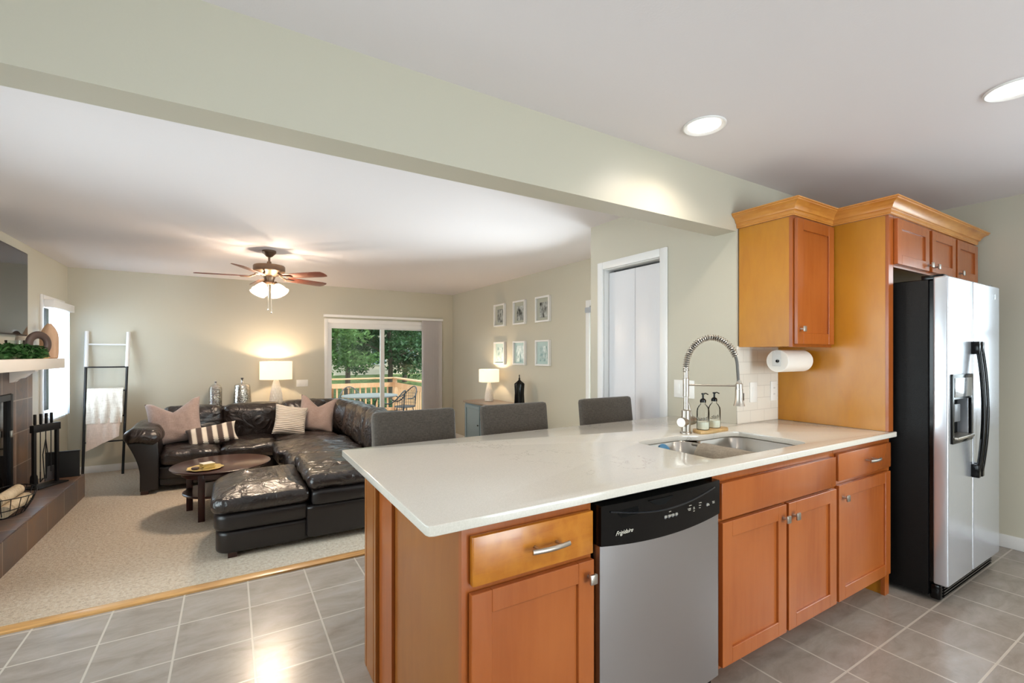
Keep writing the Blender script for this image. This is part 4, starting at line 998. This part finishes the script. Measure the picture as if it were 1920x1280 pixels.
# back cushions
def back(x0, x1, y0, y1, z0, z1, seed, mtx=None, pl=None, cr=.04):
    return S(soft(bmesh.new(), x0, x1, y0, y1, z0, z1, .09, (0, cr, .012), 26, .018, 5, seed, mtx, pl), 'back_cushion')
back(-.70, -.075, 7.02, 7.34, .22, .690, 11); back(-.07, .60, 7.02, 7.34, .22, .695, 12); back(.605, 1.20, 7.02, 7.34, .22, .695, 13)
t = soft(bmesh.new(), -.72, 1.55, 7.22, 7.39, ZL+.05, .66, .06, n=12); S(t, 'back_frame', leatherf_m)
t = soft(bmesh.new(), 1.46, 1.66, 3.97, 7.38, ZL+.05, .64, .06, n=16); S(t, 'side_back_frame', leatherf_m)
# pleated corner and side backs: segments fanned around the corner
segs = [((1.22, 7.12), 24), ((1.35, 6.78), 62), ((1.39, 6.36), 80), ((1.40, 5.90), 88), ((1.40, 5.43), 90), ((1.40, 4.96), 90), ((1.40, 4.49), 90), ((1.40, 4.12), 90)]
for k, ((x, y), a) in enumerate(segs):
    M_ = Matrix.Translation((x, y, 0)) @ Matrix.Rotation(-math.radians(a), 4, 'Z') @ Matrix.Rotation(math.radians(-8), 4, 'X') @ Matrix.Rotation(math.radians(10 if 0 < k < 7 else 0), 4, 'Y')
    wd = .26 if k < 7 else .15
    S(soft(bmesh.new(), -wd, wd, -.13, .13, .24, .70, .085, (0, .04, .012), 24, .016, 5, 20+k, M_), 'back_cushion')
# left arm, flared with puffed top
t = bmesh.new()
pr = []
for i in range(13):
    z = ZL+.04+(.40-ZL-.04)*i/12; f = i/12; pr.append((-.82-.10*max(0, f-.35)**1.6*2.2, z))
rows = []
for x, z in pr: rows.append((x, z))
g = bmesh.new(); outl = rows+[(-.665, .40), (-.655, .2), (-.66, ZL+.04)]
g = plate([outl[::-1]], 6.31, 7.36, 'Y', .012); S(g, 'arm', leatherf_m)
M_ = Matrix.Translation((-.80, 6.80, .455)) @ Matrix.Rotation(math.radians(8), 4, 'Y')
S(soft(bmesh.new(), -.155, .155, -.52, .52, -.085, .085, .08, (0, 0, .02), 26, .016, 6, 31, M_), 'arm_pad')
for x, y in ((-.78, 6.34), (.0, 6.42), (-.76, 7.3), (1.55, 7.3)): finish(B(x-.035, x+.035, y-.015, y+.055, ZL+.001, ZL+.052, bev=.003), 'foot', dark_w, sf)
for x, y in ((.02, 4.03), (1.5, 4.05), (.5, 4.9)): finish(B(x-.03, x+.03, y, y+.06, ZL+.001, ZL+.052, bev=.003), 'foot', dark_w, sf)

def put_pillow(label, m, w_, h_, t_, loc, rot, chop=0, seed=0):
    g = pillow(bmesh.new(), w_, h_, t_, chop, seed=seed)
    o = finish(g, 'throw_pillow', m, world=False, ang=80); o.location = loc; o.rotation_euler = rot; W[o] = Vector(loc)
    return tag(o, label, 'pillow', 'throw pillows on the sofa')
put_pillow('large taupe pillow with pinched top leaning on the left sofa arm', taupe_m, .56, .54, .20, (-.53, 6.74, .285), (math.radians(-18), math.radians(-8), math.radians(-6)), .13, 1)
put_pillow('small brown and cream striped lumbar pillow on the left seat', stripe_m, .52, .25, .13, (-.16, 6.52, .285), (math.radians(-32), math.radians(-9), math.radians(0)), 0, 2)
put_pillow('white ribbed knit pillow in front of the right taupe pillow', knit_m, .41, .41, .16, (.655, 6.62, .30), (math.radians(-24), math.radians(12), math.radians(6)), 0, 3)
put_pillow('taupe pillow with pinched top in the corner of the sofa', taupe_m, .50, .50, .18, (.98, 6.83, .29), (math.radians(-20), math.radians(8), math.radians(-18)), .13, 4)

# console behind the sofa with vases and lamp
cs = thing('console_table', 'narrow dark console table hidden behind the sofa back', 'console table', (.3, 7.6, ZL))
finish(B(-.55, 1.0, 7.44, 7.78, .565, .60, bev=.003), 'top', dark_w, cs)
for x in (-.52, .97):
    for y in (7.46, 7.76): finish(B(x-.02, x+.02, y-.02, y+.02, ZL+.001, .565), 'leg', dark_w, cs, smooth=False)
v1 = thing('silver_vase', 'slim mirrored silver lidded vase behind the sofa, left of the wider one', 'vase', (-.163, 7.6, .601))
finish(lathe(bmesh.new(), [(0, 0), (.074, 0), (.078, .01), (.078, .27), (.072, .295), (.0, .295)], 48, (0, 0, 0)), 'body', silver_m, v1, world=False)
finish(lathe(bmesh.new(), [(.072, .296), (.06, .318), (.035, .335), (.016, .343), (.012, .352), (.018, .362), (.018, .374), (.010, .384), (0, .386)], 32), 'lid', chrome_m, v1, world=False)
v2 = thing('silver_vase', 'wide hammered silver lidded vase between the slim vase and the lamp', 'vase', (.155, 7.6, .601))
finish(lathe(bmesh.new(), [(0, 0), (.115, 0), (.122, .01), (.112, .15), (.100, .29), (.094, .315), (0, .315)], 48), 'body', hammer_m, v2, world=False)
finish(lathe(bmesh.new(), [(.095, .316), (.088, .325), (.05, .338), (.022, .345), (.014, .36), (.014, .395), (.024, .412), (.024, .418), (0, .418)], 32), 'lid', chrome_m, v2, world=False)
def table_lamp(loc, label, bh, br, sh, sr, power, sx=1, sy=1):
    r = thing('table_lamp', label, 'lamp', loc, group='lit ceramic table lamps')
    g = bmesh.new(); nz, na = 9, 14; rings = []
    for j in range(nz+1):
        f = j/nz; rad = br*(1-.0*f) if False else br*(1.0-.62*max(0, f)**1.7) 
        ring = []
        for k in range(na*2):
            a = 2*PI*(k+.5*0)/(na*2); bump = 1.0+(.075 if (k+j) % 2 == 0 else -.06)*(0 if j in (0, nz) else 1)
            ring.append(g.verts.new((rad*bump*math.cos(a), rad*bump*math.sin(a), f*bh)))
        rings.append(ring)
    n_ = na*2
    for j in range(nz):
        for k in range(n_):
            a, b_, c, d_ = rings[j][k], rings[j][(k+1) % n_], rings[j+1][(k+1) % n_], rings[j+1][k]
            if (k+j) % 2: g.faces.new((a, b_, d_)); g.faces.new((b_, c, d_))
            else: g.faces.new((a, b_, c)); g.faces.new((a, c, d_))
    g.faces.new(rings[0][::-1]); g.faces.new(rings[-1])
    finish(g, 'base', ceram_m, r, smooth=False, world=False)
    finish(cyl(bmesh.new(), (0, 0, bh), (0, 0, bh+sh*.5), .009, n=12), 'stem', nickel_m, r, world=False)
    z0 = bh+.012
    g = bmesh.new(); lathe(g, [(sr, z0), (sr, z0+sh), (sr-.003, z0+sh), (sr-.003, z0), (sr, z0)], 48)
    for v in g.verts: v.co.x *= sx; v.co.y *= sy
    finish(g, 'lamp_shade', shade_m, r, world=False, ang=40)
    finish(lathe(bmesh.new(), [(0, 0), (.02, .012), (.028, .035), (.02, .058), (0, .068)], 20, (0, 0, bh+sh*.42)), 'bulb', mat('warm_bulb', (1, .8, .55, 1), .4, emit=(1, .78, .5, 1), estr=8), r, world=False)
    light('table_lamp_bulb', 'POINT', (loc[0], loc[1], loc[2]+bh+sh*.72), power, WARM, size=.03)
    return r
table_lamp((.585, 7.6, .601), 'lit lamp with white faceted base behind the sofa', .37, .088, .262, .215, 28, 1, .75)
table_lamp((3.29, 6.06, .660), 'lit lamp with white faceted base on the blue-grey sideboard', .27, .062, .185, .15, 20)

# ---------------- sideboard ----------------
sbd = thing('sideboard', 'blue-grey sideboard with brown top against the right wall', 'sideboard', (3.28, 5.68, ZL))
finish(B(3.035, 3.495, 4.94, 6.42, .625, .655, bev=.004), 'top', cabtop_m, sbd)
finish(B(3.065, 3.495, 4.96, 6.40, ZL+.10, .624), 'body', navy_cab, sbd, smooth=False)
for y in (4.98, 6.33):
    for x in (3.07, 3.44): finish(B(x, x+.05, y, y+.05, ZL+.001, ZL+.10), 'leg', navy_cab, sbd, smooth=False)
def sdoor(y0, y1, z0, z1, nm, ky):
    t = bmesh.new(); s_ = .045
    for a in ((y0, y0+s_, z0, z1), (y1-s_, y1, z0, z1), (y0+s_, y1-s_, z0, z0+s_), (y0+s_, y1-s_, z1-s_, z1)): box(t, 3.045, 3.0645, a[0], a[1], a[2], a[3], .002, 1)
    box(t, 3.055, 3.0645, y0+s_, y1-s_, z0+s_, z1-s_); d = finish(t, nm, navy_cab, sbd)
    finish(lathe(bmesh.new(), [(0, .02), (.009, .018), (.011, .012), (.005, .006), (.005, 0)], 16, mtx=Matrix.Translation((3.045, ky, (z0+z1)/2 if nm == 'drawer' else .33)) @ Matrix.Rotation(-PI/2, 4, 'Y')), 'knob', iron_m, d)
sdoor(5.90, 6.38, -.05, .60, 'door', 5.93); sdoor(4.98, 5.42, -.05, .60, 'door', 5.39)
sdoor(5.44, 5.88, .43, .60, 'drawer', 5.66); sdoor(5.44, 5.88, -.05, .41, 'door', 5.66)
# black vase: square twisted column
t = bmesh.new(); 
prof = [(.062, 0), (.066, .02), (.060, .18), (.066, .30), (.060, .31), (.035, .33), (.02, .345), (.010, .355), (.012, .37), (.006, .385), (.006, .42), (0, .425)]
rings = []
for r_, z in prof:
    rings.append([t.verts.new((3.28+max(r_, .0005)*(1+.10*math.cos(8*a+z*6))*math.cos(a), 5.20+max(r_, .0005)*(1+.10*math.cos(8*a+z*6))*math.sin(a), .656+z)) for a in [2*PI*k/48 for k in range(48)]])
for a, b_ in zip(rings, rings[1:]):
    for k in range(48): t.faces.new((a[k], a[(k+1) % 48], b_[(k+1) % 48], b_[k]))
t.faces.new(rings[0][::-1])
bv = thing('black_vase', 'tall glossy black fluted lidded jar on the sideboard', 'jar', (3.28, 5.20, .656))
finish(t, 'body', black_m, bv, ang=30)

# ---------------- picture frames ----------------
BW0, BW1 = srgb(44, 46, 44), srgb(196, 200, 196)
for i, (yc, zc) in enumerate([(y, z) for z in (1.938, 1.367) for y in (6.09, 5.53, 4.96)]):
    row = 'upper' if i < 3 else 'lower'; side_ = ('left', 'middle', 'right')[i % 3]
    r = thing('picture_frame', f'white framed photograph, {side_} one of the {row} row on the right wall', 'picture frame', (XR-.02, yc, zc-.17), group='six white picture frames')
    hw, hh = .158, .168; x0_, x1_ = XR-.040, XR-.001
    t = bmesh.new(); s_ = .022
    for a in ((yc-hw, yc-hw+s_, zc-hh, zc+hh), (yc+hw-s_, yc+hw, zc-hh, zc+hh), (yc-hw+s_, yc+hw-s_, zc-hh, zc-hh+s_), (yc-hw+s_, yc+hw-s_, zc+hh-s_, zc+hh)): box(t, x0_, x1_, a[0], a[1], a[2], a[3], .002, 1)
    finish(t, 'frame', white_m, r)
    finish(B(XR-.014, XR-.010, yc-hw+s_, yc+hw-s_, zc-hh+s_, zc+hh-s_), 'mat_board', mat_board if i < 3 else teal_board, r, smooth=False)
    pw, ph = (.085, .10) if i != 4 else (.10, .115)
    finish(B(XR-.0165, XR-.0142, yc-pw-.01, yc+pw-.01, zc-ph-.01, zc+ph-.01), 'photograph', photo(f'photo_{i}', BW0 if i < 3 else srgb(120, 150, 146), BW1 if i < 3 else srgb(228, 236, 230), i+1), r, smooth=False)

# ---------------- coffee table ----------------
CX, CY = -.06, 5.32
ct = thing('coffee_table', 'round dark espresso coffee table with lower shelf', 'coffee table', (CX, CY, ZL))
finish(lathe(bmesh.new(), [(0, .268), (.385, .268), (.405, .272), (.418, .284), (.418, .290), (.412, .294), (0, .294)], 72, (CX, CY, 0)), 'tabletop', dark_w, ct)
finish(lathe(bmesh.new(), [(0, 0), (.31, 0), (.318, .006), (.318, .014), (.31, .02), (0, .02)], 64, (CX, CY, .035)), 'shelf', dark_w, ct)
t = bmesh.new(); lathe(t, [(.30, .215), (.30, .268), (.325, .268), (.325, .215), (.30, .215)], 64, (CX, CY, 0)); finish(t, 'apron', dark_w, ct)
for a in (240, 150, 60, -30):
    x, y = CX+.31*math.cos(math.radians(a)), CY+.31*math.sin(math.radians(a))
    finish(B(x-.026, x+.026, y-.026, y+.026, ZL+.001, .267, bev=.003), 'leg', dark_w, ct)
pl = thing('decorative_tray', 'round gold scalloped tray on the coffee table', 'tray', (-.19, 5.12, .2945))
g = bmesh.new(); rings = []
for r_, z in ((0.001, .004), (.09, .004), (.115, .006), (.14, .014), (.142, .012), (.115, .0), (.001, .0)):
    rings.append([g.verts.new((-.19+r_*(1+(.05*math.cos(9*a) if r_ > .11 else 0))*math.cos(a), 5.12+r_*(1+(.05*math.cos(9*a) if r_ > .11 else 0))*math.sin(a), .2947+z)) for a in [2*PI*k/72 for k in range(72)]])
for a, b_ in zip(rings, rings[1:]):
    for k in range(72): g.faces.new((a[k], a[(k+1) % 72], b_[(k+1) % 72], b_[k]))
finish(g, 'plate', gold_m, pl)
for k, (dx, dy, rz) in enumerate(((0, 0, .3), (.004, .002, .42), (-.002, .001, .25), (.002, -.003, .36))):
    o = finish(box(bmesh.new(), -.05, .05, -.05, .05, 0, .011, .002), 'coaster', gold_m, world=False); o.location = (-.175+dx, 5.13+dy, .2992+.0113*k); o.rotation_euler = (0, 0, rz)
    tag(o, ('cream and gold square coaster, bottom of the stack on the gold tray', 'cream and gold square coaster, second from the bottom of the stack', 'cream and gold square coaster, third up in the stack', 'cream and gold square coaster, topmost of the stack')[k], 'coaster', 'stack of gold edged coasters')
    if k == 3: finish(box(bmesh.new(), -.047, .047, -.047, .047, .0111, .0125), 'cream_face', ceram_m, o, world=False)
tag(finish(lathe(bmesh.new(), [(0, 0), (.024, 0), (.032, .010), (.028, .022), (0, .026)], 24, (-.265, 5.10, .2995)), 'trinket_bowl', MATS['dark_brown_resin']), 'small dark round trinket dish on the gold tray', 'dish')

# ---------------- ceiling fan ----------------
fx, fy = .36, 5.52
fn = thing('ceiling_fan', 'brown five-blade ceiling fan with lit tulip glass shades', 'ceiling fan', (fx, fy, ZC))
finish(lathe(bmesh.new(), [(0, 0), (.066, 0), (.068, -.02), (.055, -.035), (.03, -.062), (.016, -.07), (0, -.07)], 40, (fx, fy, ZC)), 'canopy', bronze_m, fn)
finish(cyl(bmesh.new(), (fx, fy, ZC-.07), (fx, fy, ZC-.15), .011, n=16), 'downrod', bronze_m, fn)
finish(lathe(bmesh.new(), [(0, -.115), (.02, -.115), (.024, -.145), (.06, -.150), (.145, -.158), (.152, -.168), (.152, -.218), (.145, -.226), (.12, -.235), (.09, -.262), (.06, -.275), (.045, -.31), (.05, -.335), (.035, -.352), (0, -.355)], 56, (fx, fy, ZC)), 'motor', bronze_m, fn)
for k in range(5):
    a = math.radians(27+72*k); M_ = Matrix.Translation((fx, fy, 2.165)) @ Matrix.Rotation(a, 4, 'Z')
    g = plate([[(.20, -.052), (.22, -.058), (.60, -.068), (.655, -.060), (.672, -.03), (.672, .03), (.655, .060), (.60, .068), (.22, .058), (.20, .052)]], -.003, .003, 'Z', .001)
    bmesh.ops.transform(g, verts=g.verts, matrix=M_ @ Matrix.Rotation(math.radians(-12), 4, 'X')); b_ = finish(g, 'blade', blade_w, fn)
    g = bmesh.new(); tube(g, [(.10, 0, .035), (.14, 0, .012), (.19, 0, -.008)], .010, 10); box(g, .18, .27, -.030, .030, -.012, -.005, .003)
    bmesh.ops.transform(g, verts=g.verts, matrix=M_); finish(g, 'blade_iron', bronze_m, b_)
for k in range(4):
    a = math.radians(48+90*k); d_ = Vector((math.cos(a), math.sin(a), 0)); c0 = Vector((fx, fy, 2.10))
    M_ = Matrix.Translation(c0+d_*.068+Vector((0, 0, -.004))) @ (Vector((math.cos(a)*.58, math.sin(a)*.58, -.81))).to_track_quat('Z', 'Y').to_matrix().to_4x4()
    g = lathe(bmesh.new(), [(0, -.01), (.02, -.008), (.024, .0), (.024, .03), (.020, .032), (0, .032)], 20, mtx=M_); arm = finish(g, 'lamp_holder', bronze_m, fn)
    g = lathe(bmesh.new(), [(.022, .022), (.034, .035), (.046, .055), (.055, .08), (.060, .10), (.068, .118), (.078, .130), (.076, .131), (.066, .120), (.058, .10), (.053, .08), (.044, .055), (.032, .036), (.021, .023)], 36, mtx=M_)
    finish(g, 'glass_shade', fanglass_m, arm)
    p = M_ @ Vector((0, 0, .085)); light('fan_bulb', 'POINT', p, 34, (1, .80, .60), size=.012)
for dx, dy, zb in ((-.012, -.03, 1.815), (.018, -.035, 1.785)):
    g = cyl(bmesh.new(), (fx+dx, fy+dy, 2.10), (fx+dx, fy+dy, zb), .0025, n=6); lathe(g, [(0, -.012), (.008, -.008), (.010, 0), (.006, .010), (0, .013)], 14, (fx+dx, fy+dy, zb))
    finish(g, 'pull_chain', nickel_m, fn)

# ---------------- outside ----------------
struct(finish(B(-4, 3.95, 8.02, 12.6, -.30, -.22), 'floor_deck', deck_w, smooth=False))
rl = thing('deck_railing', 'cedar deck railing with square balusters and corner post', 'railing', (2.2, 12.5, -.22))
finish(B(3.80, 3.90, 12.42, 12.52, -.22, .70, bev=.003), 'post', deck_w, rl); finish(B(3.80, 3.90, 9.9, 10.0, -.22, .70, bev=.003), 'post', deck_w, rl); finish(B(.6, .7, 12.42, 12.52, -.22, .70, bev=.003), 'post', deck_w, rl)
t = B(-2.5, 3.93, 12.40, 12.54, .70, .735, bev=.003); box(t, -2.5, 3.80, 12.44, 12.475, .48, .60); box(t, -2.5, 3.80, 12.44, 12.475, -.16, -.08)
t2 = B(3.78, 3.93, 8.1, 12.40, .70, .735, bev=.003); box(t2, 3.825, 3.86, 8.1, 12.42, .48, .60); box(t2, 3.825, 3.86, 8.1, 12.42, -.16, -.08)
finish(t, 'rail', deck_w, rl); finish(t2, 'rail', deck_w, rl)
for k in range(22):
    x = 3.66-.145*k; finish(B(x-.018, x+.018, 12.475, 12.51, -.16, .58), 'baluster', deck_w, rl, smooth=False)
for k in range(28):
    y = 12.3-.145*k; finish(B(3.862, 3.895, y-.018, y+.018, -.16, .58), 'baluster', deck_w, rl, smooth=False)
pm = mat('patio_grey_metal', srgb(128, 128, 124), .5, .2); pd = mat('patio_dark_metal', srgb(66, 70, 74), .45, .5)
pt_ = thing('patio_table', 'round grey metal patio table on the deck', 'patio table', (2.45, 9.6, -.22))
finish(lathe(bmesh.new(), [(0, .715), (.54, .715), (.555, .725), (.55, .74), (0, .742)], 56), 'tabletop', pm, pt_, world=False)
for k in range(4):
    a = PI/4+PI/2*k; finish(tube(bmesh.new(), [(.42*math.cos(a), .42*math.sin(a), .002), (.25*math.cos(a), .25*math.sin(a), .3), (.18*math.cos(a), .18*math.sin(a), .5), (.32*math.cos(a), .32*math.sin(a), .716)], .013, 8), 'leg', pd, pt_, world=False)
def pchair(loc, rz, label):
    r = thing('patio_chair', label, 'patio chair', loc, (0, 0, rz), group='metal patio chairs on the deck')
    finish(lathe(bmesh.new(), [(0, .42), (.22, .42), (.235, .43), (.22, .44), (0, .435)], 32), 'seat', pd, r, world=False)
    g = bmesh.new()
    tube(g, [(.25*math.cos(math.radians(a)), .25*math.sin(math.radians(a))+.0, .62+.24*math.sin(math.radians(a))**2 if a > 0 else .62) for a in range(-20, 201, 10)], .012, 8)
    for a in range(30, 151, 12):
        ca, sa = math.cos(math.radians(a)), math.sin(math.radians(a)); tube(g, [(.22*ca, .22*sa, .43), (.25*ca, .25*sa, .62+.24*sa*sa)], .005, 6)
    for zz in (.50, .57, .64, .71): tube(g, [(.24*math.cos(math.radians(a)), .24*math.sin(math.radians(a)), min(zz, .60+.24*math.sin(math.radians(a))**2)) for a in range(30, 151, 10)], .004, 6)
    finish(g, 'backrest', pd, r, world=False)
    for k in range(4):
        a = PI/4+PI/2*k; finish(tube(bmesh.new(), [(.17*math.cos(a), .17*math.sin(a), .42), (.24*math.cos(a), .24*math.sin(a), .002)], .011, 8), 'leg', pd, r, world=False)
    return r
ch = pchair((2.25, 10.35, -.22), 0, 'metal patio chair on the far side of the round patio table')
dup(ch, (3.30, 9.95, -.22), 'metal patio chair right of the patio table, by the side railing', -1.3)
dup(ch, (2.75, 9.05, -.22), 'metal patio chair at the near right side of the patio table', -2.2)
# ground, house, trees
def grass():
    m = mat('lawn_grass', srgb(86, 122, 52), .9); t = NT(m); t.base(t.ramp(t.noise(t.world(), 3, 6, .7), [(.35, srgb(60, 86, 42)), (.65, srgb(126, 144, 80))])); return m
g = bmesh.new(); vs = [[g.verts.new((x, y, -1.2+max(0, y-13)*.075+.15*noise.noise(Vector((x*.2, y*.2, 0))))) for x in range(-20, 31, 2)] for y in range(8, 50, 2)]
for a, b_ in zip(vs, vs[1:]):
    for k in range(len(a)-1): g.faces.new((a[k], a[k+1], b_[k+1], b_[k]))
for v in g.verts: v.co.z = min(v.co.z, .5)
lw = struct(finish(g, 'ground_lawn', grass()))
hs = thing('house', 'cream neighbouring house seen through the trees', 'house', (9, 33, -.2))
hm = mat('cream_stucco', srgb(222, 206, 184), .8)
finish(B(2, 18, 30, 36, -.8, 4.4), 'wall', hm, hs, smooth=False)
g = bmesh.new(); vv = [g.verts.new(p) for p in ((1.5, 29.4, 4.4), (18.5, 29.4, 4.4), (18.5, 36.6, 4.4), (1.5, 36.6, 4.4), (3, 33, 6.6), (17, 33, 6.6))]
for f_ in ((0, 1, 5, 4), (2, 3, 4, 5), (1, 2, 5), (3, 0, 4), (3, 2, 1, 0)): g.faces.new([vv[i] for i in f_])
finish(g, 'roof', mat('tan_shingle', srgb(168, 142, 124), .9), hs, smooth=False)
for x, z in ((6.2, .7), (8.2, .7), (10.2, .7), (10.6, 2.6), (7.6, 2.6)):
    wdw = finish(B(x-.5, x+.5, 29.92, 30.0, z, z+1.1, bev=.01), 'window', white_m, hs); finish(B(x-.42, x+.42, 29.90, 29.925, z+.08, z+1.02), 'pane', mat('sky_blue_pane', srgb(120, 146, 160), .1), wdw, smooth=False)
def leafmat(name, a, b_):
    m = mat(name, a, .6); t = NT(m); t.base(t.ramp(t.noise(t.world(), 4, 3), [(.35, a), (.65, b_)]))
    n = t.n('ShaderNodeBsdfTranslucent'); n.inputs[0].default_value = b_; x = t.n('ShaderNodeMixShader'); x.inputs[0].default_value = .35
    o = [q for q in t.t.nodes if q.type == 'OUTPUT_MATERIAL'][0]; t.l(t.b.outputs[0], x.inputs[1]); t.l(n.outputs[0], x.inputs[2]); t.l(x.outputs[0], o.inputs[0]); return m
lf1 = leafmat('leaf_bright', srgb(66, 104, 56), srgb(122, 154, 92)); lf2 = leafmat('leaf_dark', srgb(36, 66, 42), srgb(78, 112, 70))
trunk_m = mat('tree_bark', srgb(92, 78, 66), .9)
def tree(x, y, label, seed, h=6, r=2.0, zb=-.6, low=.9, n=2600, lm=lf1, leaf=.16, tr=.12):
    rnd = random.Random(seed); t = thing('tree', label, 'tree', (x, y, zb), group='trees beyond the deck')
    g = tube(bmesh.new(), [(0, 0, 0), (.05, .02, h*.3), (-.04, .05, h*.6), (0, 0, h*.9)], tr, 10, radii=[tr*1.2, tr, tr*.7, tr*.3])
    for k in range(6):
        a = rnd.uniform(0, 2*PI); z = rnd.uniform(low, h*.7); tube(g, [(0, 0, z), (r*.4*math.cos(a), r*.4*math.sin(a), z+.4), (r*.8*math.cos(a), r*.8*math.sin(a), z+.6)], .04, 6, radii=[.05, .03, .015])
    finish(g, 'trunk', trunk_m, t, world=False)
    g = bmesh.new(); cl = []
    for k in range(64):
        a = rnd.uniform(0, 2*PI); q = rnd.random()**.5; z = rnd.uniform(low, min(h, low+2.2)) if k % 3 else rnd.uniform(low, h); cl.append((q*r*math.cos(a), q*r*math.sin(a), z, rnd.uniform(.35, .8)))
    for k in range(n):
        cx, cy, cz, cr = cl[rnd.randrange(len(cl))]
        d_ = Vector((rnd.gauss(0, 1), rnd.gauss(0, 1), rnd.gauss(0, .6))); d_ = d_.normalized()*cr*rnd.random()**.4
        M_ = Matrix.Translation((cx+d_.x, cy+d_.y, max(.2, cz+d_.z*.7))) @ Matrix.Rotation(rnd.uniform(0, 6.3), 4, 'Z') @ Matrix.Rotation(rnd.uniform(-1, 1), 4, 'X')
        L_ = leaf*rnd.uniform(.6, 1.3); q = [g.verts.new(M_ @ Vector(p)) for p in ((0, -L_*.5, 0), (L_*.35, 0, .02), (0, L_*.5, 0), (-L_*.35, 0, .02))]
        g.faces.new(q)
    finish(g, 'foliage', lm, t, smooth=False, world=False)
tree(2.4, 16.5, 'leafy green tree left of the deck view, nearest the railing', 1, 5.5, 1.6, -1.0, 1.9, 8500, lf1, .15, .09)
tree(5.35, 18.0, 'darker green tree in the middle behind the deck corner', 2, 6, 1.6, -.85, 1.6, 9000, lf2, .16, .09)
tree(8.0, 20.5, 'bright green spreading tree at the right of the glass door view', 3, 6.5, 1.8, -.7, 2.2, 8500, lf1, .16, .09)
tree(4.6, 22.0, 'dark tree standing behind the leafy left one', 4, 7, 1.9, -.6, 1.9, 8500, lf2, .18, .1)
tree(-.8, 17.5, 'dark tree beyond the deck, farthest left', 6, 6, 1.5, -.9, 1.2, 3000, lf2, .2)
tree(8.6, 26.0, 'tall green tree beside the cream house', 5, 7.5, 2.4, -.3, 2.0, 8000, lf2, .22)
g = bmesh.new(); rnd = random.Random(9)
for k in range(5200):
    x = rnd.uniform(-1, 8); y = 13.6+rnd.uniform(-.5, .5)+.15*x; z = -1.1+rnd.random()*1.25*(.7+.3*math.sin(x*2.1)); L_ = .12
    M_ = Matrix.Translation((x, y, z)) @ Matrix.Rotation(rnd.uniform(0, 6.3), 4, 'Z') @ Matrix.Rotation(rnd.uniform(-1, 1), 4, 'X')
    g.faces.new([g.verts.new(M_ @ Vector(p)) for p in ((0, -L_*.5, 0), (L_*.4, 0, .02), (0, L_*.5, 0), (-L_*.4, 0, .02))])
hd = tag(finish(g, 'hedge', lf2, smooth=False), 'low green hedge growing below the deck railing', 'hedge'); hd['kind'] = 'stuff'
